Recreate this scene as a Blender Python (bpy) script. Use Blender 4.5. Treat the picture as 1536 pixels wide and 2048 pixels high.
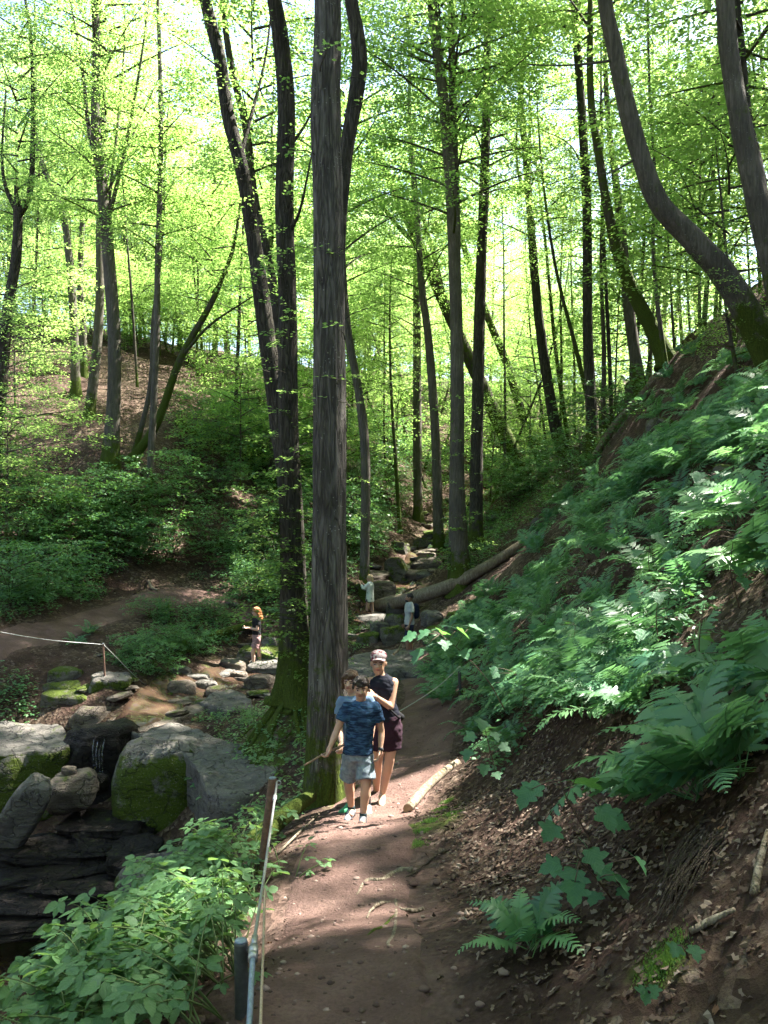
import bpy, bmesh, math, random, time
import numpy as np
from mathutils import Vector, Matrix, Quaternion
T0 = time.time()
for _o in list(bpy.data.objects): bpy.data.objects.remove(_o, do_unlink=True)
sc = bpy.context.scene
C = sc.collection
# ------------------------------------------------------------------ camera
FPX = 1607.0                       # focal length in pixels of the 1536 x 2048 photograph
cam_d = bpy.data.cameras.new('camera'); cam = bpy.data.objects.new('camera', cam_d); C.objects.link(cam)
cam_d.sensor_fit = 'VERTICAL'; cam_d.sensor_height = 36.0; cam_d.lens = 36.0 * FPX / 2048.0
cam_d.clip_start = 0.05; cam_d.clip_end = 2000.0
cam.location = (0, 0, 0); cam.rotation_euler = (math.radians(90), 0, 0)
sc.camera = cam
# ------------------------------------------------------------------ sky and sun
SUN_EL = math.radians(57.0)
SUN_AZ = math.atan2(0.88, 0.47)    # clockwise from +Y (straight ahead)
TO_SUN = np.array([math.sin(SUN_AZ) * math.cos(SUN_EL), math.cos(SUN_AZ) * math.cos(SUN_EL), math.sin(SUN_EL)])
world = bpy.data.worlds.new('World'); sc.world = world; world.use_nodes = True
wn = world.node_tree; wn.nodes.clear()
sky = wn.nodes.new('ShaderNodeTexSky'); sky.sky_type = 'NISHITA'; sky.sun_disc = False
sky.sun_elevation = SUN_EL; sky.sun_rotation = SUN_AZ; sky.air_density = 1.0; sky.dust_density = 2.0; sky.ozone_density = 1.0
bg = wn.nodes.new('ShaderNodeBackground'); bg.inputs['Strength'].default_value = 0.065
wo = wn.nodes.new('ShaderNodeOutputWorld')
wn.links.new(sky.outputs[0], bg.inputs[0]); wn.links.new(bg.outputs[0], wo.inputs[0])
sun_d = bpy.data.lights.new('sun', 'SUN'); sun_d.energy = 5.0; sun_d.angle = math.radians(0.53); sun_d.color = (1.0, 0.95, 0.86)
sun = bpy.data.objects.new('sun', sun_d); C.objects.link(sun)
sun.rotation_euler = Vector(TO_SUN).to_track_quat('Z', 'Y').to_euler(); sun.location = (20, 10, 40)
sc.view_settings.view_transform = 'Standard'; sc.view_settings.look = 'None'
sc.view_settings.exposure = 3.3; sc.view_settings.gamma = 1.0; sc.view_settings.use_curve_mapping = False
cy = sc.cycles
cy.max_bounces = 8; cy.diffuse_bounces = 4; cy.glossy_bounces = 3; cy.transmission_bounces = 6; cy.transparent_max_bounces = 8
cy.sample_clamp_indirect = 6.0; cy.caustics_reflective = False; cy.caustics_refractive = False
cy.use_denoising = True; cy.use_adaptive_sampling = True; cy.adaptive_threshold = 0.02
try: cy.denoiser = 'OPENIMAGEDENOISE'
except Exception: pass
sc.render.use_persistent_data = False

# ------------------------------------------------------------------ small tools
def P(px, py, d):                  # a pixel of the photograph at depth d metres -> a point
    return np.array([(px - 768.0) / FPX * d, d, -(py - 1024.0) / FPX * d])
def _h(ix, iy, iz, s):
    with np.errstate(over='ignore'):
        n = (ix.astype(np.int64) * 374761393 + iy.astype(np.int64) * 668265263 + iz.astype(np.int64) * 2147483647 + s * 1274126177)
        n = (n ^ (n >> 13)) * 1274126177
        n = n ^ (n >> 16)
    return (n & 0xFFFFFF).astype(np.float64) / float(0xFFFFFF)
def vnoise(p, s=0):                # value noise, 0..1
    i = np.floor(p); f = p - i; f = f * f * (3 - 2 * f); i = i.astype(np.int64)
    x, y, z = i[:, 0], i[:, 1], i[:, 2]; fx, fy, fz = f[:, 0], f[:, 1], f[:, 2]
    def L(a, b, t): return a + (b - a) * t
    c = [[[_h(x + a, y + b, z + e, s) for e in (0, 1)] for b in (0, 1)] for a in (0, 1)]
    return L(L(L(c[0][0][0], c[1][0][0], fx), L(c[0][1][0], c[1][1][0], fx), fy),
             L(L(c[0][0][1], c[1][0][1], fx), L(c[0][1][1], c[1][1][1], fx), fy), fz)
def fbm(p, octv=4, s=0, gain=0.5):
    p = np.asarray(p, float); a = 1.0; t = 0.0; r = np.zeros(len(p))
    for k in range(octv):
        r += a * (vnoise(p, s + k * 17) * 2 - 1); t += a; a *= gain; p = p * 2.03 + 11.3
    return r / t
def sstep(a, b, x):
    t = np.clip((x - a) / (b - a), 0, 1); return t * t * (3 - 2 * t)
def np_mesh(name, V, faces, mats=(), matidx=None, smooth=True):
    """faces: list of (n,k) int arrays"""
    V = np.asarray(V, np.float32); me = bpy.data.meshes.new(name)
    faces = [np.asarray(f, np.int32) for f in faces if len(f)]
    me.vertices.add(len(V)); me.vertices.foreach_set('co', V.ravel())
    nl = sum(f.size for f in faces); npoly = sum(len(f) for f in faces)
    me.loops.add(nl); me.polygons.add(npoly)
    me.loops.foreach_set('vertex_index', np.concatenate([f.ravel() for f in faces]))
    tot = np.concatenate([np.full(len(f), f.shape[1], np.int32) for f in faces])
    st = np.concatenate([[0], np.cumsum(tot)[:-1]]).astype(np.int32)
    me.polygons.foreach_set('loop_start', st); me.polygons.foreach_set('loop_total', tot)
    if matidx is not None: me.polygons.foreach_set('material_index', np.asarray(matidx, np.int32))
    me.polygons.foreach_set('use_smooth', np.full(npoly, bool(smooth)))
    for m in mats: me.materials.append(m)
    me.update(calc_edges=True); me.validate()
    return me
def obj(name, me, parent=None, loc=None, rot=None, scale=None):
    o = bpy.data.objects.new(name, me); C.objects.link(o)
    if parent is not None: o.parent = parent
    if loc is not None: o.location = tuple(float(v) for v in loc)
    if rot is not None: o.rotation_euler = tuple(float(v) for v in rot)
    if scale is not None: o.scale = (scale,) * 3 if np.isscalar(scale) else tuple(float(v) for v in scale)
    return o
def tag(o, label=None, cat=None, group=None, kind=None):
    if label: o['label'] = label
    if cat: o['category'] = cat
    if group: o['group'] = group
    if kind: o['kind'] = kind
    return o
def thing(name, label, cat, loc=(0, 0, 0), rot=None, group=None, scale=None):
    return tag(obj(name, None, None, loc, rot, scale), label, cat, group)
class MB:                          # collects shapes into one mesh
    def __init__(s): s.V = []; s.Q = []; s.T = []; s.n = 0
    def add(s, V, Q=None, T=None):
        V = np.asarray(V, float)
        s.V.append(V)
        if Q is not None and len(Q): s.Q.append(np.asarray(Q, np.int64) + s.n)
        if T is not None and len(T): s.T.append(np.asarray(T, np.int64) + s.n)
        s.n += len(V)
    def mesh(s, name, mats=(), smooth=True):
        f = []
        if s.Q: f.append(np.concatenate(s.Q))
        if s.T: f.append(np.concatenate(s.T))
        return np_mesh(name, np.concatenate(s.V), f, mats, smooth=smooth)
def spline(pts, n):                # Catmull-Rom through points, n samples
    p = np.asarray(pts, float); m = len(p)
    q = np.vstack([2 * p[0] - p[1], p, 2 * p[-1] - p[-2]])
    t = np.linspace(0, m - 1, n); i = np.minimum(t.astype(int), m - 2); f = (t - i)[:, None]
    a, b, c, d = q[i], q[i + 1], q[i + 2], q[i + 3]
    return 0.5 * (2 * b + (c - a) * f + (2 * a - 5 * b + 4 * c - d) * f ** 2 + (3 * b - a - 3 * c + d) * f ** 3)
def tube(pts, rad, sides=8, cap=True, rfun=None):
    p = np.asarray(pts, float); n = len(p); rad = np.broadcast_to(np.asarray(rad, float), (n,))
    t = np.gradient(p, axis=0); t /= np.linalg.norm(t, axis=1)[:, None] + 1e-9
    ref = np.array([0., 1., 0.]) if abs(t[:, 1]).mean() < 0.8 else np.array([1., 0, 0])
    u = np.cross(t, ref); u /= np.linalg.norm(u, axis=1)[:, None] + 1e-9
    w = np.cross(t, u)
    a = np.linspace(0, 2 * np.pi, sides, endpoint=False)
    r = rad[:, None] * np.ones(sides)[None, :]
    if rfun is not None: r = r * rfun(n, a)
    V = p[:, None, :] + r[:, :, None] * (np.cos(a)[None, :, None] * u[:, None, :] + np.sin(a)[None, :, None] * w[:, None, :])
    V = V.reshape(-1, 3)
    i = np.arange(n - 1)[:, None] * sides; j = np.arange(sides)[None, :]; k = (j + 1) % sides
    Q = np.stack([i + j, i + k, i + sides + k, i + sides + j], -1).reshape(-1, 4)
    T = []
    if cap:
        V = np.vstack([V, p[0], p[-1]]); c0 = n * sides; c1 = c0 + 1; jj = np.arange(sides); kk = (jj + 1) % sides
        T = np.vstack([np.stack([np.full(sides, c0), kk, jj], -1), np.stack([np.full(sides, c1), (n - 1) * sides + jj, (n - 1) * sides + kk], -1)])
    return V, Q, T
# ------------------------------------------------------------------ materials
class NT:
    def __init__(s, name):
        s.m = bpy.data.materials.new(name); s.m.use_nodes = True; s.t = s.m.node_tree; s.t.nodes.clear()
        s.out = s.n('ShaderNodeOutputMaterial')
    def n(s, typ, **kw):
        x = s.t.nodes.new(typ)
        for k, v in kw.items(): setattr(x, k, v)
        return x
    def l(s, a, b): s.t.links.new(a, b)
    def set(s, sock, v):
        if hasattr(v, 'is_output') or isinstance(v, bpy.types.NodeSocket): s.l(v, sock)
        else:
            if isinstance(v, (tuple, list)) and len(v) == 3 and sock.type == 'RGBA': v = (*v, 1)
            sock.default_value = v
    def coord(s, which='Object', scale=None):
        c = s.n('ShaderNodeTexCoord').outputs[which]
        if scale is not None:
            mp = s.n('ShaderNodeMapping'); s.l(c, mp.inputs[0]); mp.inputs['Scale'].default_value = scale if not np.isscalar(scale) else (scale,) * 3
            c = mp.outputs[0]
        return c
    def pos(s, scale=None):
        c = s.n('ShaderNodeNewGeometry').outputs['Position']
        if scale is not None:
            mp = s.n('ShaderNodeMapping'); s.l(c, mp.inputs[0]); mp.inputs['Scale'].default_value = scale if not np.isscalar(scale) else (scale,) * 3
            c = mp.outputs[0]
        return c
    def noise(s, vec, scale, detail=4, rough=0.55, dist=0.0):
        x = s.n('ShaderNodeTexNoise'); s.l(vec, x.inputs['Vector']); x.inputs['Scale'].default_value = scale
        x.inputs['Detail'].default_value = detail; x.inputs['Roughness'].default_value = rough; x.inputs['Distortion'].default_value = dist
        return x.outputs['Fac']
    def voro(s, vec, scale, feature='F1', out='Distance'):
        x = s.n('ShaderNodeTexVoronoi', feature=feature); s.l(vec, x.inputs['Vector']); x.inputs['Scale'].default_value = scale
        return x.outputs[out]
    def ramp(s, fac, stops):
        x = s.n('ShaderNodeValToRGB'); s.l(fac, x.inputs[0]); e = x.color_ramp.elements
        while len(e) < len(stops): e.new(0.5)
        for el, (p, c) in zip(e, stops):
            el.position = p; el.color = (*c, 1) if not np.isscalar(c) else (c, c, c, 1)
        return x.outputs[0]
    def mix(s, fac, a, b, blend='MIX'):
        x = s.n('ShaderNodeMix', data_type='RGBA', blend_type=blend)
        s.set(x.inputs[0], fac); s.set(x.inputs[6], a); s.set(x.inputs[7], b); return x.outputs[2]
    def math(s, op, a, b=0.0, clamp=False):
        x = s.n('ShaderNodeMath', operation=op); x.use_clamp = clamp; s.set(x.inputs[0], a); s.set(x.inputs[1], b); return x.outputs[0]
    def rng(s, v, a, b, c=0.0, d=1.0):
        x = s.n('ShaderNodeMapRange'); s.set(x.inputs[0], v)
        for i, q in enumerate((a, b, c, d)): x.inputs[i + 1].default_value = q
        return x.outputs[0]
    def bump(s, h, strength=0.5, dist=0.02, normal=None):
        x = s.n('ShaderNodeBump'); s.l(h, x.inputs['Height']); x.inputs['Strength'].default_value = strength; x.inputs['Distance'].default_value = dist
        if normal is not None: s.l(normal, x.inputs['Normal'])
        return x.outputs[0]
    def bsdf(s, col, rough=0.7, spec=0.3, normal=None, **kw):
        x = s.n('ShaderNodeBsdfPrincipled'); s.set(x.inputs['Base Color'], col); s.set(x.inputs['Roughness'], rough)
        s.set(x.inputs['Specular IOR Level'], spec)
        if normal is not None: s.l(normal, x.inputs['Normal'])
        for k, v in kw.items(): s.set(x.inputs[k], v)
        return x.outputs[0]
    def done(s, sh): s.l(sh, s.out.inputs[0]); return s.m
M = {}
def leaf_mat(name, a, b, ta, tb, tmix=0.45, rough=0.45, spec=0.35, island=True):
    k = NT(name); g = k.n('ShaderNodeNewGeometry')
    oi = k.n('ShaderNodeObjectInfo').outputs['Random']
    r = g.outputs['Random Per Island'] if island else oi
    big = k.noise(k.pos(), 0.35, 2)
    f = k.math('ADD', k.math('MULTIPLY', r, 0.6), k.math('MULTIPLY', k.math('SUBTRACT', big, 0.3), 1.0), True)
    f = k.math('ADD', k.math('MULTIPLY', f, 0.8), k.math('MULTIPLY', oi, 0.2), True) if island else k.math('ADD', k.math('MULTIPLY', f, 0.35), k.math('MULTIPLY', oi, 0.7), True)
    if name in ('bramble_leaf', 'maple_leaf'):      # blotches and veins of broad leaves
        oc = k.coord('Object'); nz = k.noise(oc, 5.0, 4, 0.6); sp = k.n('ShaderNodeSeparateXYZ'); k.l(oc, sp.inputs[0])
        vein = k.rng(k.math('ABSOLUTE', k.math('SUBTRACT', k.math('FRACT', k.math('ADD', k.math('MULTIPLY', sp.outputs[0], 7.0), k.math('MULTIPLY', k.math('ABSOLUTE', sp.outputs[1]), -7.0))), 0.5)), 0.0, 0.12)
        f = k.math('ADD', f, k.math('ADD', k.math('MULTIPLY', k.math('SUBTRACT', nz, 0.5), 0.9), k.math('MULTIPLY', k.math('SUBTRACT', 1.0, vein), 0.35)), True)
        nrm = k.bump(k.math('ADD', vein, k.math('MULTIPLY', nz, 0.6)), 0.5, 0.03)
    else: nrm = None
    col = k.mix(f, a, b); tc = k.mix(f, ta, tb)
    p = k.bsdf(col, rough, spec, nrm)
    t = k.n('ShaderNodeBsdfTranslucent'); k.l(tc, t.inputs[0])
    mx = k.n('ShaderNodeMixShader'); mx.inputs[0].default_value = tmix; k.l(p, mx.inputs[1]); k.l(t.outputs[0], mx.inputs[2])
    M[name] = k.done(mx.outputs[0]); return M[name]
leaf_mat('beech_leaf', (0.05, 0.115, 0.02), (0.09, 0.18, 0.026), (0.22, 0.42, 0.07), (0.46, 0.62, 0.19), 0.55)
leaf_mat('far_leaf', (0.06, 0.13, 0.022), (0.11, 0.20, 0.03), (0.28, 0.47, 0.12), (0.52, 0.66, 0.28), 0.57)
leaf_mat('herb_leaf', (0.045, 0.125, 0.052), (0.10, 0.215, 0.08), (0.10, 0.25, 0.05), (0.20, 0.38, 0.07), 0.35)
leaf_mat('fern_leaf', (0.028, 0.11, 0.062), (0.13, 0.26, 0.10), (0.12, 0.30, 0.10), (0.20, 0.42, 0.13), 0.35, 0.42, 0.5, island=False)
leaf_mat('bramble_leaf', (0.06, 0.14, 0.055), (0.11, 0.22, 0.08), (0.16, 0.32, 0.07), (0.28, 0.46, 0.10), 0.35, 0.42, 0.45)
leaf_mat('maple_leaf', (0.04, 0.13, 0.065), (0.07, 0.18, 0.08), (0.09, 0.24, 0.05), (0.16, 0.34, 0.06), 0.38, 0.45, 0.4)
leaf_mat('grass_blade', (0.05, 0.12, 0.03), (0.09, 0.18, 0.04), (0.14, 0.27, 0.04), (0.22, 0.36, 0.06), 0.4)

def bark(name, c0, c1, c2, moss=0.3, mosstop=1.2, scale=1.0, lichen=0.0, ridge=1.0):
    k = NT(name); o = k.coord('Object')
    st = k.n('ShaderNodeMapping'); k.l(o, st.inputs[0]); st.inputs['Scale'].default_value = (9 * scale, 9 * scale, 1.1 * scale)
    n1 = k.noise(st.outputs[0], 3.2, 6, 0.6, 0.6)
    n2 = k.noise(o, 1.3 * scale, 4, 0.6)
    fur = k.math('ABSOLUTE', k.math('SUBTRACT', k.noise(st.outputs[0], 2.0, 3, 0.5, 0.8), 0.5))
    fur = k.rng(fur, 0.0, 0.09)
    col = k.ramp(n1, [(0.3, c0), (0.5, c1), (0.72, c2)])
    col = k.mix(k.rng(n2, 0.42, 0.62, 0.0, 0.55), col, c0)
    col = k.mix(k.math('MULTIPLY', k.math('SUBTRACT', 1.0, fur), 0.65 * ridge), col, tuple(v * 0.35 for v in c0))
    if lichen > 0:
        v = k.voro(o, 26, 'F1'); w = k.math('MULTIPLY', k.math('LESS_THAN', v, 0.20), k.math('GREATER_THAN', k.noise(o, 5, 3), 0.56))
        col = k.mix(k.math('MULTIPLY', w, lichen), col, (0.42, 0.44, 0.40))
    sx = k.n('ShaderNodeSeparateXYZ'); k.l(o, sx.inputs[0])
    hz = k.rng(sx.outputs[2], 0.0, mosstop, 1.35, 0.0) if mosstop else k.math('MULTIPLY', n2, 0.25)
    mn = k.noise(o, 3.2, 5, 0.65)
    mm = k.math('ADD', k.math('MULTIPLY', hz, 0.75), k.math('MULTIPLY', k.math('SUBTRACT', mn, 0.62 - moss * 0.35), 2.4))
    mm = k.rng(mm, 0.32, 0.62)
    mcol = k.ramp(k.noise(o, 40, 4, 0.7), [(0.3, (0.025, 0.036, 0.006)), (0.6, (0.06, 0.085, 0.012)), (0.8, (0.10, 0.125, 0.02))])
    col = k.mix(mm, col, mcol)
    h = k.math('ADD', k.math('MULTIPLY', fur, 0.8 * ridge), k.math('ADD', k.math('MULTIPLY', n1, 0.6), k.math('MULTIPLY', k.noise(o, 55, 4, 0.7), 0.35)))
    M[name] = k.done(k.bsdf(col, 0.9, 0.15, k.bump(h, 0.85, 0.03)))
bark('bark_main', (0.055, 0.049, 0.043), (0.115, 0.104, 0.093), (0.20, 0.187, 0.168), 0.12, 2.3, 0.8, 0.3, 1.0)
bark('bark_oak', (0.0310, 0.0279, 0.0223), (0.0620, 0.0546, 0.0434), (0.1054, 0.0930, 0.0744), 0.35, 1.6, 0.9, 0.1, 1.0)
bark('bark_beech', (0.055, 0.049, 0.040), (0.10, 0.089, 0.073), (0.155, 0.139, 0.116), 0.40, 1.5, 0.7, 0.2, 0.35)
bark('bark_moss', (0.0372, 0.0341, 0.0248), (0.0682, 0.0589, 0.0434), (0.1054, 0.0930, 0.0682), 0.85, 4.0, 0.8, 0.1, 0.6)
bark('bark_far', (0.0465, 0.0403, 0.0310), (0.0744, 0.0651, 0.0527), (0.1054, 0.0930, 0.0775), 0.3, 1.5, 0.5, 0.0, 0.3)
bark('bark_log', (0.11, 0.085, 0.06), (0.22, 0.18, 0.13), (0.36, 0.31, 0.24), 0.25, 0, 1.0, 0.2, 0.5)
bark('bark_root', (0.0434, 0.0322, 0.0236), (0.0806, 0.0620, 0.0465), (0.1364, 0.1116, 0.0868), 0.12, 0, 2.0, 0.0, 0.4)

def ground_mat():
    k = NT('forest_floor'); p = k.pos()
    big = k.noise(p, 0.5, 4, 0.6); mid = k.noise(p, 3.0, 5, 0.6); fine = k.noise(p, 28, 5, 0.7)
    soil = k.ramp(mid, [(0.3, (0.022, 0.013, 0.010)), (0.55, (0.045, 0.026, 0.020)), (0.8, (0.075, 0.044, 0.035))])
    v = k.n('ShaderNodeTexVoronoi', feature='F1'); k.l(p, v.inputs['Vector']); v.inputs['Scale'].default_value = 15; v.inputs['Randomness'].default_value = 1
    sep = k.n('ShaderNodeSeparateColor'); k.l(v.outputs['Color'], sep.inputs[0])
    lit = k.ramp(sep.outputs[0], [(0.0, (0.028, 0.018, 0.013)), (0.5, (0.06, 0.04, 0.027)), (0.8, (0.10, 0.07, 0.05)), (1.0, (0.17, 0.13, 0.10))])
    litf = k.rng(k.math('ADD', k.math('MULTIPLY', big, 0.7), k.math('MULTIPLY', fine, 0.5)), 0.5, 0.66)
    col = k.mix(litf, soil, lit)
    tr = k.n('ShaderNodeAttribute', attribute_name='trodden')
    col = k.mix(k.rng(k.math('ADD', tr.outputs['Fac'], k.math('MULTIPLY', k.math('SUBTRACT', fine, 0.5), 0.8)), 0.25, 0.7), col, k.ramp(mid, [(0.3, (0.06, 0.037, 0.031)), (0.55, (0.11, 0.070, 0.058)), (0.8, (0.16, 0.108, 0.09))]))
    at = k.n('ShaderNodeAttribute', attribute_name='moss')
    mf = k.rng(k.math('ADD', at.outputs['Fac'], k.math('MULTIPLY', k.math('SUBTRACT', mid, 0.5), 1.4)), 0.45, 0.75)
    mcol = k.ramp(fine, [(0.3, (0.022, 0.032, 0.006)), (0.6, (0.055, 0.08, 0.012)), (0.8, (0.09, 0.115, 0.02))])
    col = k.mix(mf, col, mcol)
    h = k.math('ADD', k.math('MULTIPLY', fine, 0.7), k.math('MULTIPLY', v.outputs['Distance'], 1.1))
    h = k.math('ADD', h, k.math('MULTIPLY', k.noise(p, 90, 4, 0.7), 0.4))
    M['ground'] = k.done(k.bsdf(col, 0.95, 0.12, k.bump(h, 0.9, 0.03)))
    k = NT('trodden_soil'); p = k.pos()
    mid = k.noise(p, 2.2, 5, 0.6); fine = k.noise(p, 45, 5, 0.75)
    col = k.ramp(mid, [(0.3, (0.095, 0.056, 0.047)), (0.55, (0.165, 0.102, 0.085)), (0.8, (0.24, 0.158, 0.133))])
    col = k.mix(k.rng(fine, 0.45, 0.7, 0, 0.5), col, (0.048, 0.028, 0.023))
    col = k.mix(k.rng(k.noise(p, 0.9, 3, 0.6), 0.45, 0.62, 0, 0.35), col, (0.07, 0.045, 0.038))
    h = k.math('ADD', k.math('MULTIPLY', fine, 0.8), k.math('MULTIPLY', k.noise(p, 9, 4, 0.6), 1.0))
    M['path'] = k.done(k.bsdf(col, 0.93, 0.15, k.bump(h, 1.0, 0.04)))
ground_mat()
def rock_mat(name, c0, c1, c2, moss=0.3, wet=0.0, mosstop=True):
    k = NT(name); o = k.pos(); oi = k.n('ShaderNodeObjectInfo').outputs['Random']
    st = k.n('ShaderNodeMapping'); k.l(o, st.inputs[0]); st.inputs['Scale'].default_value = (1, 1, 5)
    n1 = k.noise(st.outputs[0], 1.8, 6, 0.65, 0.3); n2 = k.noise(o, 14, 5, 0.7); n3 = k.noise(o, 60, 4, 0.7)
    col = k.ramp(n1, [(0.28, c0), (0.5, c1), (0.75, c2)])
    col = k.mix(k.rng(n2, 0.35, 0.7, 0.5, 0.0), col, c0)
    g = k.n('ShaderNodeNewGeometry'); sx = k.n('ShaderNodeSeparateXYZ'); k.l(g.outputs['Normal'], sx.inputs[0])
    mn = k.noise(o, 2.6, 5, 0.7)
    up = k.rng(sx.outputs[2], -0.6, 0.9, 0.0, 1.0) if mosstop else k.rng(sx.outputs[2], -0.5, 0.95, 1.0, -0.6)
    mm = k.math('ADD', k.math('MULTIPLY', up, 0.5), k.math('MULTIPLY', k.math('SUBTRACT', mn, 0.72 - 0.4 * moss), 2.2))
    mm = k.rng(mm, 0.38, 0.6)
    mcol = k.ramp(n3, [(0.3, (0.025, 0.036, 0.006)), (0.55, (0.06, 0.085, 0.011)), (0.8, (0.12, 0.15, 0.02))])
    if moss > 0: col = k.mix(mm, col, mcol)
    wv = k.n('ShaderNodeVectorMath', operation='ADD'); k.l(o, wv.inputs[0]); nv = k.n('ShaderNodeTexNoise'); k.l(o, nv.inputs['Vector']); nv.inputs['Scale'].default_value = 2.2; nv.inputs['Detail'].default_value = 4; k.l(nv.outputs['Color'], wv.inputs[1])
    mp2 = k.n('ShaderNodeMapping'); k.l(wv.outputs[0], mp2.inputs[0]); mp2.inputs['Scale'].default_value = (1, 1, 2.6)
    ck = k.rng(k.voro(mp2.outputs[0], 1.5, 'DISTANCE_TO_EDGE'), 0.0, 0.035)
    col = k.mix(k.math('MULTIPLY', k.math('SUBTRACT', 1.0, ck), 0.6), col, tuple(v * 0.3 for v in c0))
    col = k.mix(k.math('MULTIPLY', k.math('GREATER_THAN', k.noise(o, 32, 3, 0.7), 0.63), 0.35), col, tuple(min(1, v * 1.5) for v in c2))
    h = k.math('ADD', k.math('MULTIPLY', n1, 1.4), k.math('ADD', k.math('MULTIPLY', n2, 0.7), k.math('ADD', k.math('MULTIPLY', n3, 0.3), k.math('MULTIPLY', ck, 0.5))))
    rough = 0.9 if wet == 0 else k.rng(n2, 0.3, 0.7, 0.9 - wet, 0.9 - wet * 0.4)
    M[name] = k.done(k.bsdf(col, rough, 0.15 + 0.05 * wet, k.bump(h, 1.0, 0.06)))
rock_mat('rock_slab', (0.0806, 0.0732, 0.0651), (0.1364, 0.1271, 0.1147), (0.1984, 0.1860, 0.1705), 0.12, 0.0)
rock_mat('rock_mossy', (0.0744, 0.0651, 0.0558), (0.1240, 0.1116, 0.0961), (0.1860, 0.1705, 0.1488), 0.75, 0.0)
rock_mat('rock_side', (0.0806, 0.0732, 0.0651), (0.1426, 0.1302, 0.1178), (0.2046, 0.1922, 0.1736), 1.15, 0.0, mosstop=False)
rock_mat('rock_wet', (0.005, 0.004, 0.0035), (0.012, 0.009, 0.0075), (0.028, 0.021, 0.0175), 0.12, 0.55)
rock_mat('rock_creek', (0.0700, 0.0546, 0.0434), (0.1330, 0.1085, 0.0875), (0.2170, 0.1855, 0.1540), 0.3, 0.25)
def water_mat():
    k = NT('stream_water'); p = k.pos()
    n = k.noise(p, 7, 3, 0.6, 0.4); b = k.noise(p, 1.5, 3, 0.6)
    col = k.ramp(b, [(0.3, (0.03, 0.019, 0.013)), (0.7, (0.075, 0.046, 0.032))])
    M['water'] = k.done(k.bsdf(col, 0.06, 0.5, k.bump(n, 0.25, 0.02)))
water_mat()
def plain(name, col, rough=0.7, spec=0.3, nscale=0, namp=0.3, metallic=0.0, bumpd=0.0):
    k = NT(name); c = col; nrm = None
    if nscale:
        n = k.noise(k.coord('Object'), nscale, 4, 0.65); c = k.mix(k.rng(n, 0.3, 0.7, 0, 1), tuple(v * (1 - namp) for v in col), tuple(min(1, v * (1 + namp)) for v in col))
        if bumpd: nrm = k.bump(n, 0.5, bumpd)
    M[name] = k.done(k.bsdf(c, rough, spec, nrm, Metallic=metallic)); return M[name]
plain('litter_a', (0.15, 0.105, 0.072), 0.85, 0.2, 9, 0.35)
plain('post_paint', (0.050, 0.052, 0.050), 0.6, 0.4, 30, 0.4, 0.0, 0.003)
plain('post_rust', (0.13, 0.075, 0.055), 0.75, 0.3, 30, 0.4, 0.0, 0.003)
plain('cable_steel', (0.34, 0.34, 0.34), 0.45, 0.5, 60, 0.3, 0.8)
plain('cable_blue', (0.16, 0.20, 0.25), 0.5, 0.5, 60, 0.3, 0.2)
plain('rope_tan', (0.30, 0.23, 0.16), 0.8, 0.2, 80, 0.3)
plain('stem_green', (0.07, 0.10, 0.03), 0.6, 0.3)
plain('stem_brown', (0.09, 0.055, 0.04), 0.7, 0.3)
plain('twig', (0.12, 0.095, 0.07), 0.9, 0.1, 20, 0.4)
plain('wood_cut', (0.30, 0.20, 0.12), 0.8, 0.2, 15, 0.3)
def litter_mat():
    k = NT('dead_leaf'); g = k.n('ShaderNodeNewGeometry')
    col = k.ramp(g.outputs['Random Per Island'], [(0.0, (0.03, 0.02, 0.014)), (0.45, (0.075, 0.048, 0.033)), (0.78, (0.13, 0.094, 0.068)), (0.93, (0.19, 0.15, 0.12)), (1.0, (0.14, 0.07, 0.035))])
    M['litter'] = k.done(k.bsdf(col, 0.8, 0.25))
litter_mat()
print('TIMING 10', round(time.time() - T0, 1))
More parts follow.
